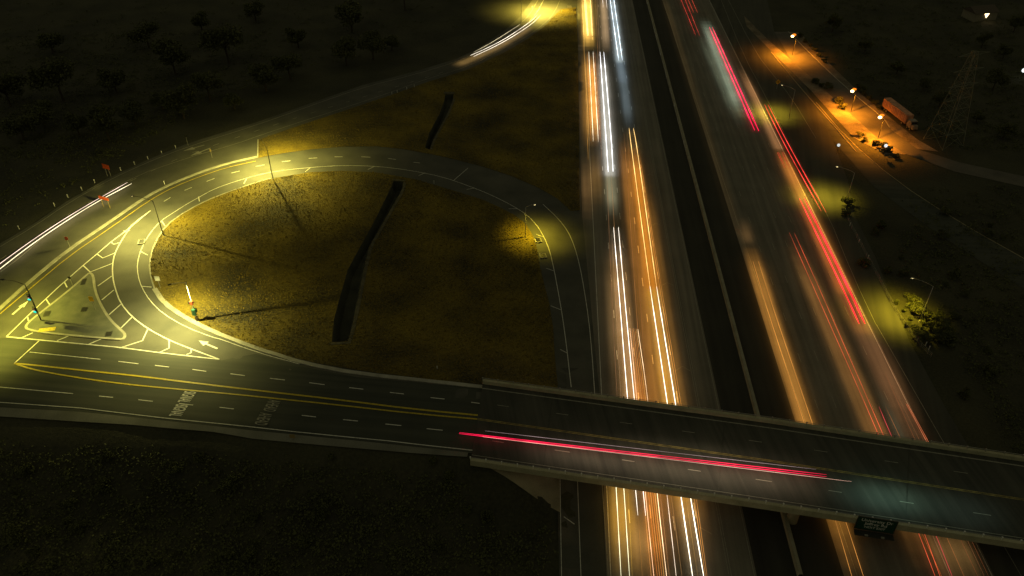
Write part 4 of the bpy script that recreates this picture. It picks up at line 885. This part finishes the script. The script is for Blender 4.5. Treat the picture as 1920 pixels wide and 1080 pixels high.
for k, (px, py) in enumerate([(1560, 60), (1620, 100), (1680, 140), (1730, 170), (1760, 200), (1650, 60), (1750, 110), (1840, 90), (1880, 110), (1900, 60), (1860, 170), (1830, 230), (1880, 260), (1850, 330), (1900, 390)]):
    place(trees, k, px, py, .6 + random.random() * .4, ('tall', 'broad', 'low')[k % 3] + ' dark tree, ' + ('above the truck' if px < 1700 and py < 150 else 'beside the pylon' if px < 1800 else 'at the right edge under the pale light' if py > 140 else 'near the top right building'), 'tree', 'dark trees beyond the side street', True)
for k, (px, py) in enumerate([(1510, 80), (1518, 88), (1527, 97), (1536, 107), (1545, 118), (1612, 172), (1620, 178), (1630, 186), (1640, 196), (1648, 204), (1500, 70)]):
    place(bushes, k, px, py, .9 + random.random() * .5, 'small shrub in the orange lit row, ' + ('by the farthest lamp' if px < 1560 else 'between the middle lamp and truck'), 'shrub', 'shrubs lining the side street')
for k, (px, py) in enumerate([(1530, 157), (1540, 163), (1552, 168), (1572, 195), (1580, 205), (1612, 258), (1622, 266), (1640, 272), (1652, 278), (1664, 285), (1680, 296)]):
    place(bushes, k, px, py, .9 + random.random() * .5, 'low dark shrub, street strip, ' + ('at its upper end' if px < 1560 else 'in its middle' if px < 1600 else 'left of the small glowing globe' if px < 1630 else 'beside the small glowing globe' if px < 1658 else 'right of the small glowing globe'), 'shrub', 'shrubs on the side street strip')
place(bushes, 2, 1588, 388, 1.35, 'round dark bush directly at the foot of the lamp post', 'bush', None); place(bushes, 1, 1587, 405, 1.3, 'smaller round bush just below the one at the lamp foot', 'bush', None)
for k, (px, py, s) in enumerate([(1712, 577, 1.5), (1704, 563, 1.2), (1718, 590, 1.2), (1738, 605, 1.6), (1746, 618, 1.4), (1768, 628, 1.4), (1775, 645, 1.6), (1758, 640, 1.8), (1725, 632, 1.3), (1718, 622, 1.0), (1732, 640, 1.4), (1755, 600, 1.0), (1694, 585, .5), (1705, 600, .5), (1700, 610, .6), (1680, 570, .6)]):
    place(bushes, k, px, py, s, size_word(s / 1.3) + ' shrub ' + ('left of' if px < 1722 else 'right of') + ' the lower right lamp foot, ' + ('above it' if py < 603 else 'just below it' if py < 625 else 'well below it'), 'shrub', 'shrubs around the lower right lamp post')
rnd = random.Random(5)
for k in range(42):
    px, py = rnd.choice([(rnd.uniform(1600, 1900), rnd.uniform(400, 560)), (rnd.uniform(1780, 1910), rnd.uniform(560, 800)), (rnd.uniform(1620, 1780), rnd.uniform(400, 540))])
    sc = rnd.uniform(.6, 1.4); wx = 'close to the wire fence' if px < 1700 else 'mid slope' if px < 1800 else 'near the right edge'
    wy = 'level with the round bushes' if py < 440 else 'above the lower right lamp' if py < 530 else 'below the lower right lamp'
    place(bushes, k, px, py, sc, size_word(sc) + ' dark shrub, ' + wx + ', ' + wy, 'shrub', 'shrubs on the dark right slope', True)
for k in range(44):
    px, py = rnd.uniform(0, 1000), rnd.uniform(850, 1075)
    if px > 850 and py < 930: continue
    sc = rnd.uniform(.5, 1.25); wx = 'at the far left' if px < 180 else 'left of the lettering' if px < 320 else 'under the painted lettering' if px < 520 else 'left of the overpass end' if px < 760 else 'by the sloped abutment'
    wy = 'high on the bank' if py < 905 else 'midway down' if py < 985 else 'near the bottom edge'
    place(bushes, k, px, py, sc, size_word(sc) + ' dark shrub below the arterial road, ' + wx + ', ' + wy, 'shrub', 'shrubs below the arterial road', True)
# dry tufts
tm_ = plain('tuft_straw', (.22, .155, .02), .9, var=.5, scale=.3); mb = MB()
def tufts(poly, n, holes, seed):
    r2 = random.Random(seed); xs = [p.x for p in poly]; ys = [p.y for p in poly]; k = 0
    while k < n:
        x = r2.uniform(min(xs), max(xs)); y = r2.uniform(min(ys), max(ys))
        if not inside(x, y, poly) or any(inside(x, y, H) for H in holes): continue
        k += 1; z = h(x, y) + .15; s = r2.uniform(.12, .3)
        for _ in range(3):
            a = r2.random() * 6.28; dx, dy = math.cos(a), math.sin(a); q = len(mb.v)
            mb.v += [(x - dy * s * .5, y + dx * s * .5, z), (x + dy * s * .5, y - dx * s * .5, z), (x + dx * s * .7, y + dy * s * .7, z + s * r2.uniform(.7, 1.3))]; mb.f.append((q, q + 1, q + 2))
tufts(infield1, 15000, [ditchA], 1); tufts(infield2, 9000, [ditchB], 2)
me = bpy.data.meshes.new('dry_grass'); me.from_pydata(mb.v, [], mb.f); me.materials.append(tm_); o = bpy.data.objects.new('dry_grass', me); COL.objects.link(o)
tag(o, 'short dry golden grass tufts covering the interchange infields', 'grass', kind='stuff')

# low rough scrub nobody could count, on the unlit land
def scrub(name, label, regions, n, seed):
    r2 = random.Random(seed); mb = MB()
    for _ in range(n):
        x0, x1, y0, y1, ok = r2.choice(regions); px, py = r2.uniform(x0, x1), r2.uniform(y0, y1)
        if not ok(px, py): continue
        c = gp(px, py); R_ = r2.uniform(.5, 2.2)
        for _ in range(int(14 * R_)):
            v = Vector((r2.gauss(0, R_ * .5), r2.gauss(0, R_ * .5), abs(r2.gauss(0, R_ * .28)))); p = c + v
            u = Vector((r2.gauss(0, 1), r2.gauss(0, 1), r2.gauss(0, .7))).normalized(); w = u.cross(Vector((r2.gauss(0, 1), r2.gauss(0, 1), 1))).normalized(); q = r2.uniform(.12, .34)
            mb.poly([p - u * q, p + w * q * .6, p + u * q, p - w * q * .6])
    me = bpy.data.meshes.new(name); me.from_pydata(mb.v, [], mb.f); me.materials.append(leafm); o = bpy.data.objects.new(name, me); COL.objects.link(o)
    tag(o, label, 'scrub', kind='stuff')
ramp_y = lambda px: 445 - .62 * px if px < 400 else 200 - (px - 400) * .29
scrub('scrub', 'rough dark scrub covering the unlit land beyond the curving ramp', [(0, 900, 0, 440, lambda a, b: b < ramp_y(a) - 14), (0, 500, 60, 300, lambda a, b: b < ramp_y(a) - 10)], 2600, 3)
scrub('scrub', 'rough dark scrub covering the low ground below the arterial road', [(0, 1030, 830, 1078, lambda a, b: b > 822 + .09 * a and not (a > 870 and b < 990))], 1300, 4)
scrub('scrub', 'rough dark scrub covering the unlit slope right of the freeway', [(1600, 1920, 350, 1078, lambda a, b: b < 360 + (a - 1590) * 1.75 - 60 and not (a < 1690 and b < 480))], 1300, 5)
scrub('scrub', 'rough dark scrub beyond the side street at the upper right', [(1520, 1920, 0, 280, lambda a, b: b < 60 + (a - 1500) * .8)], 1300, 6)
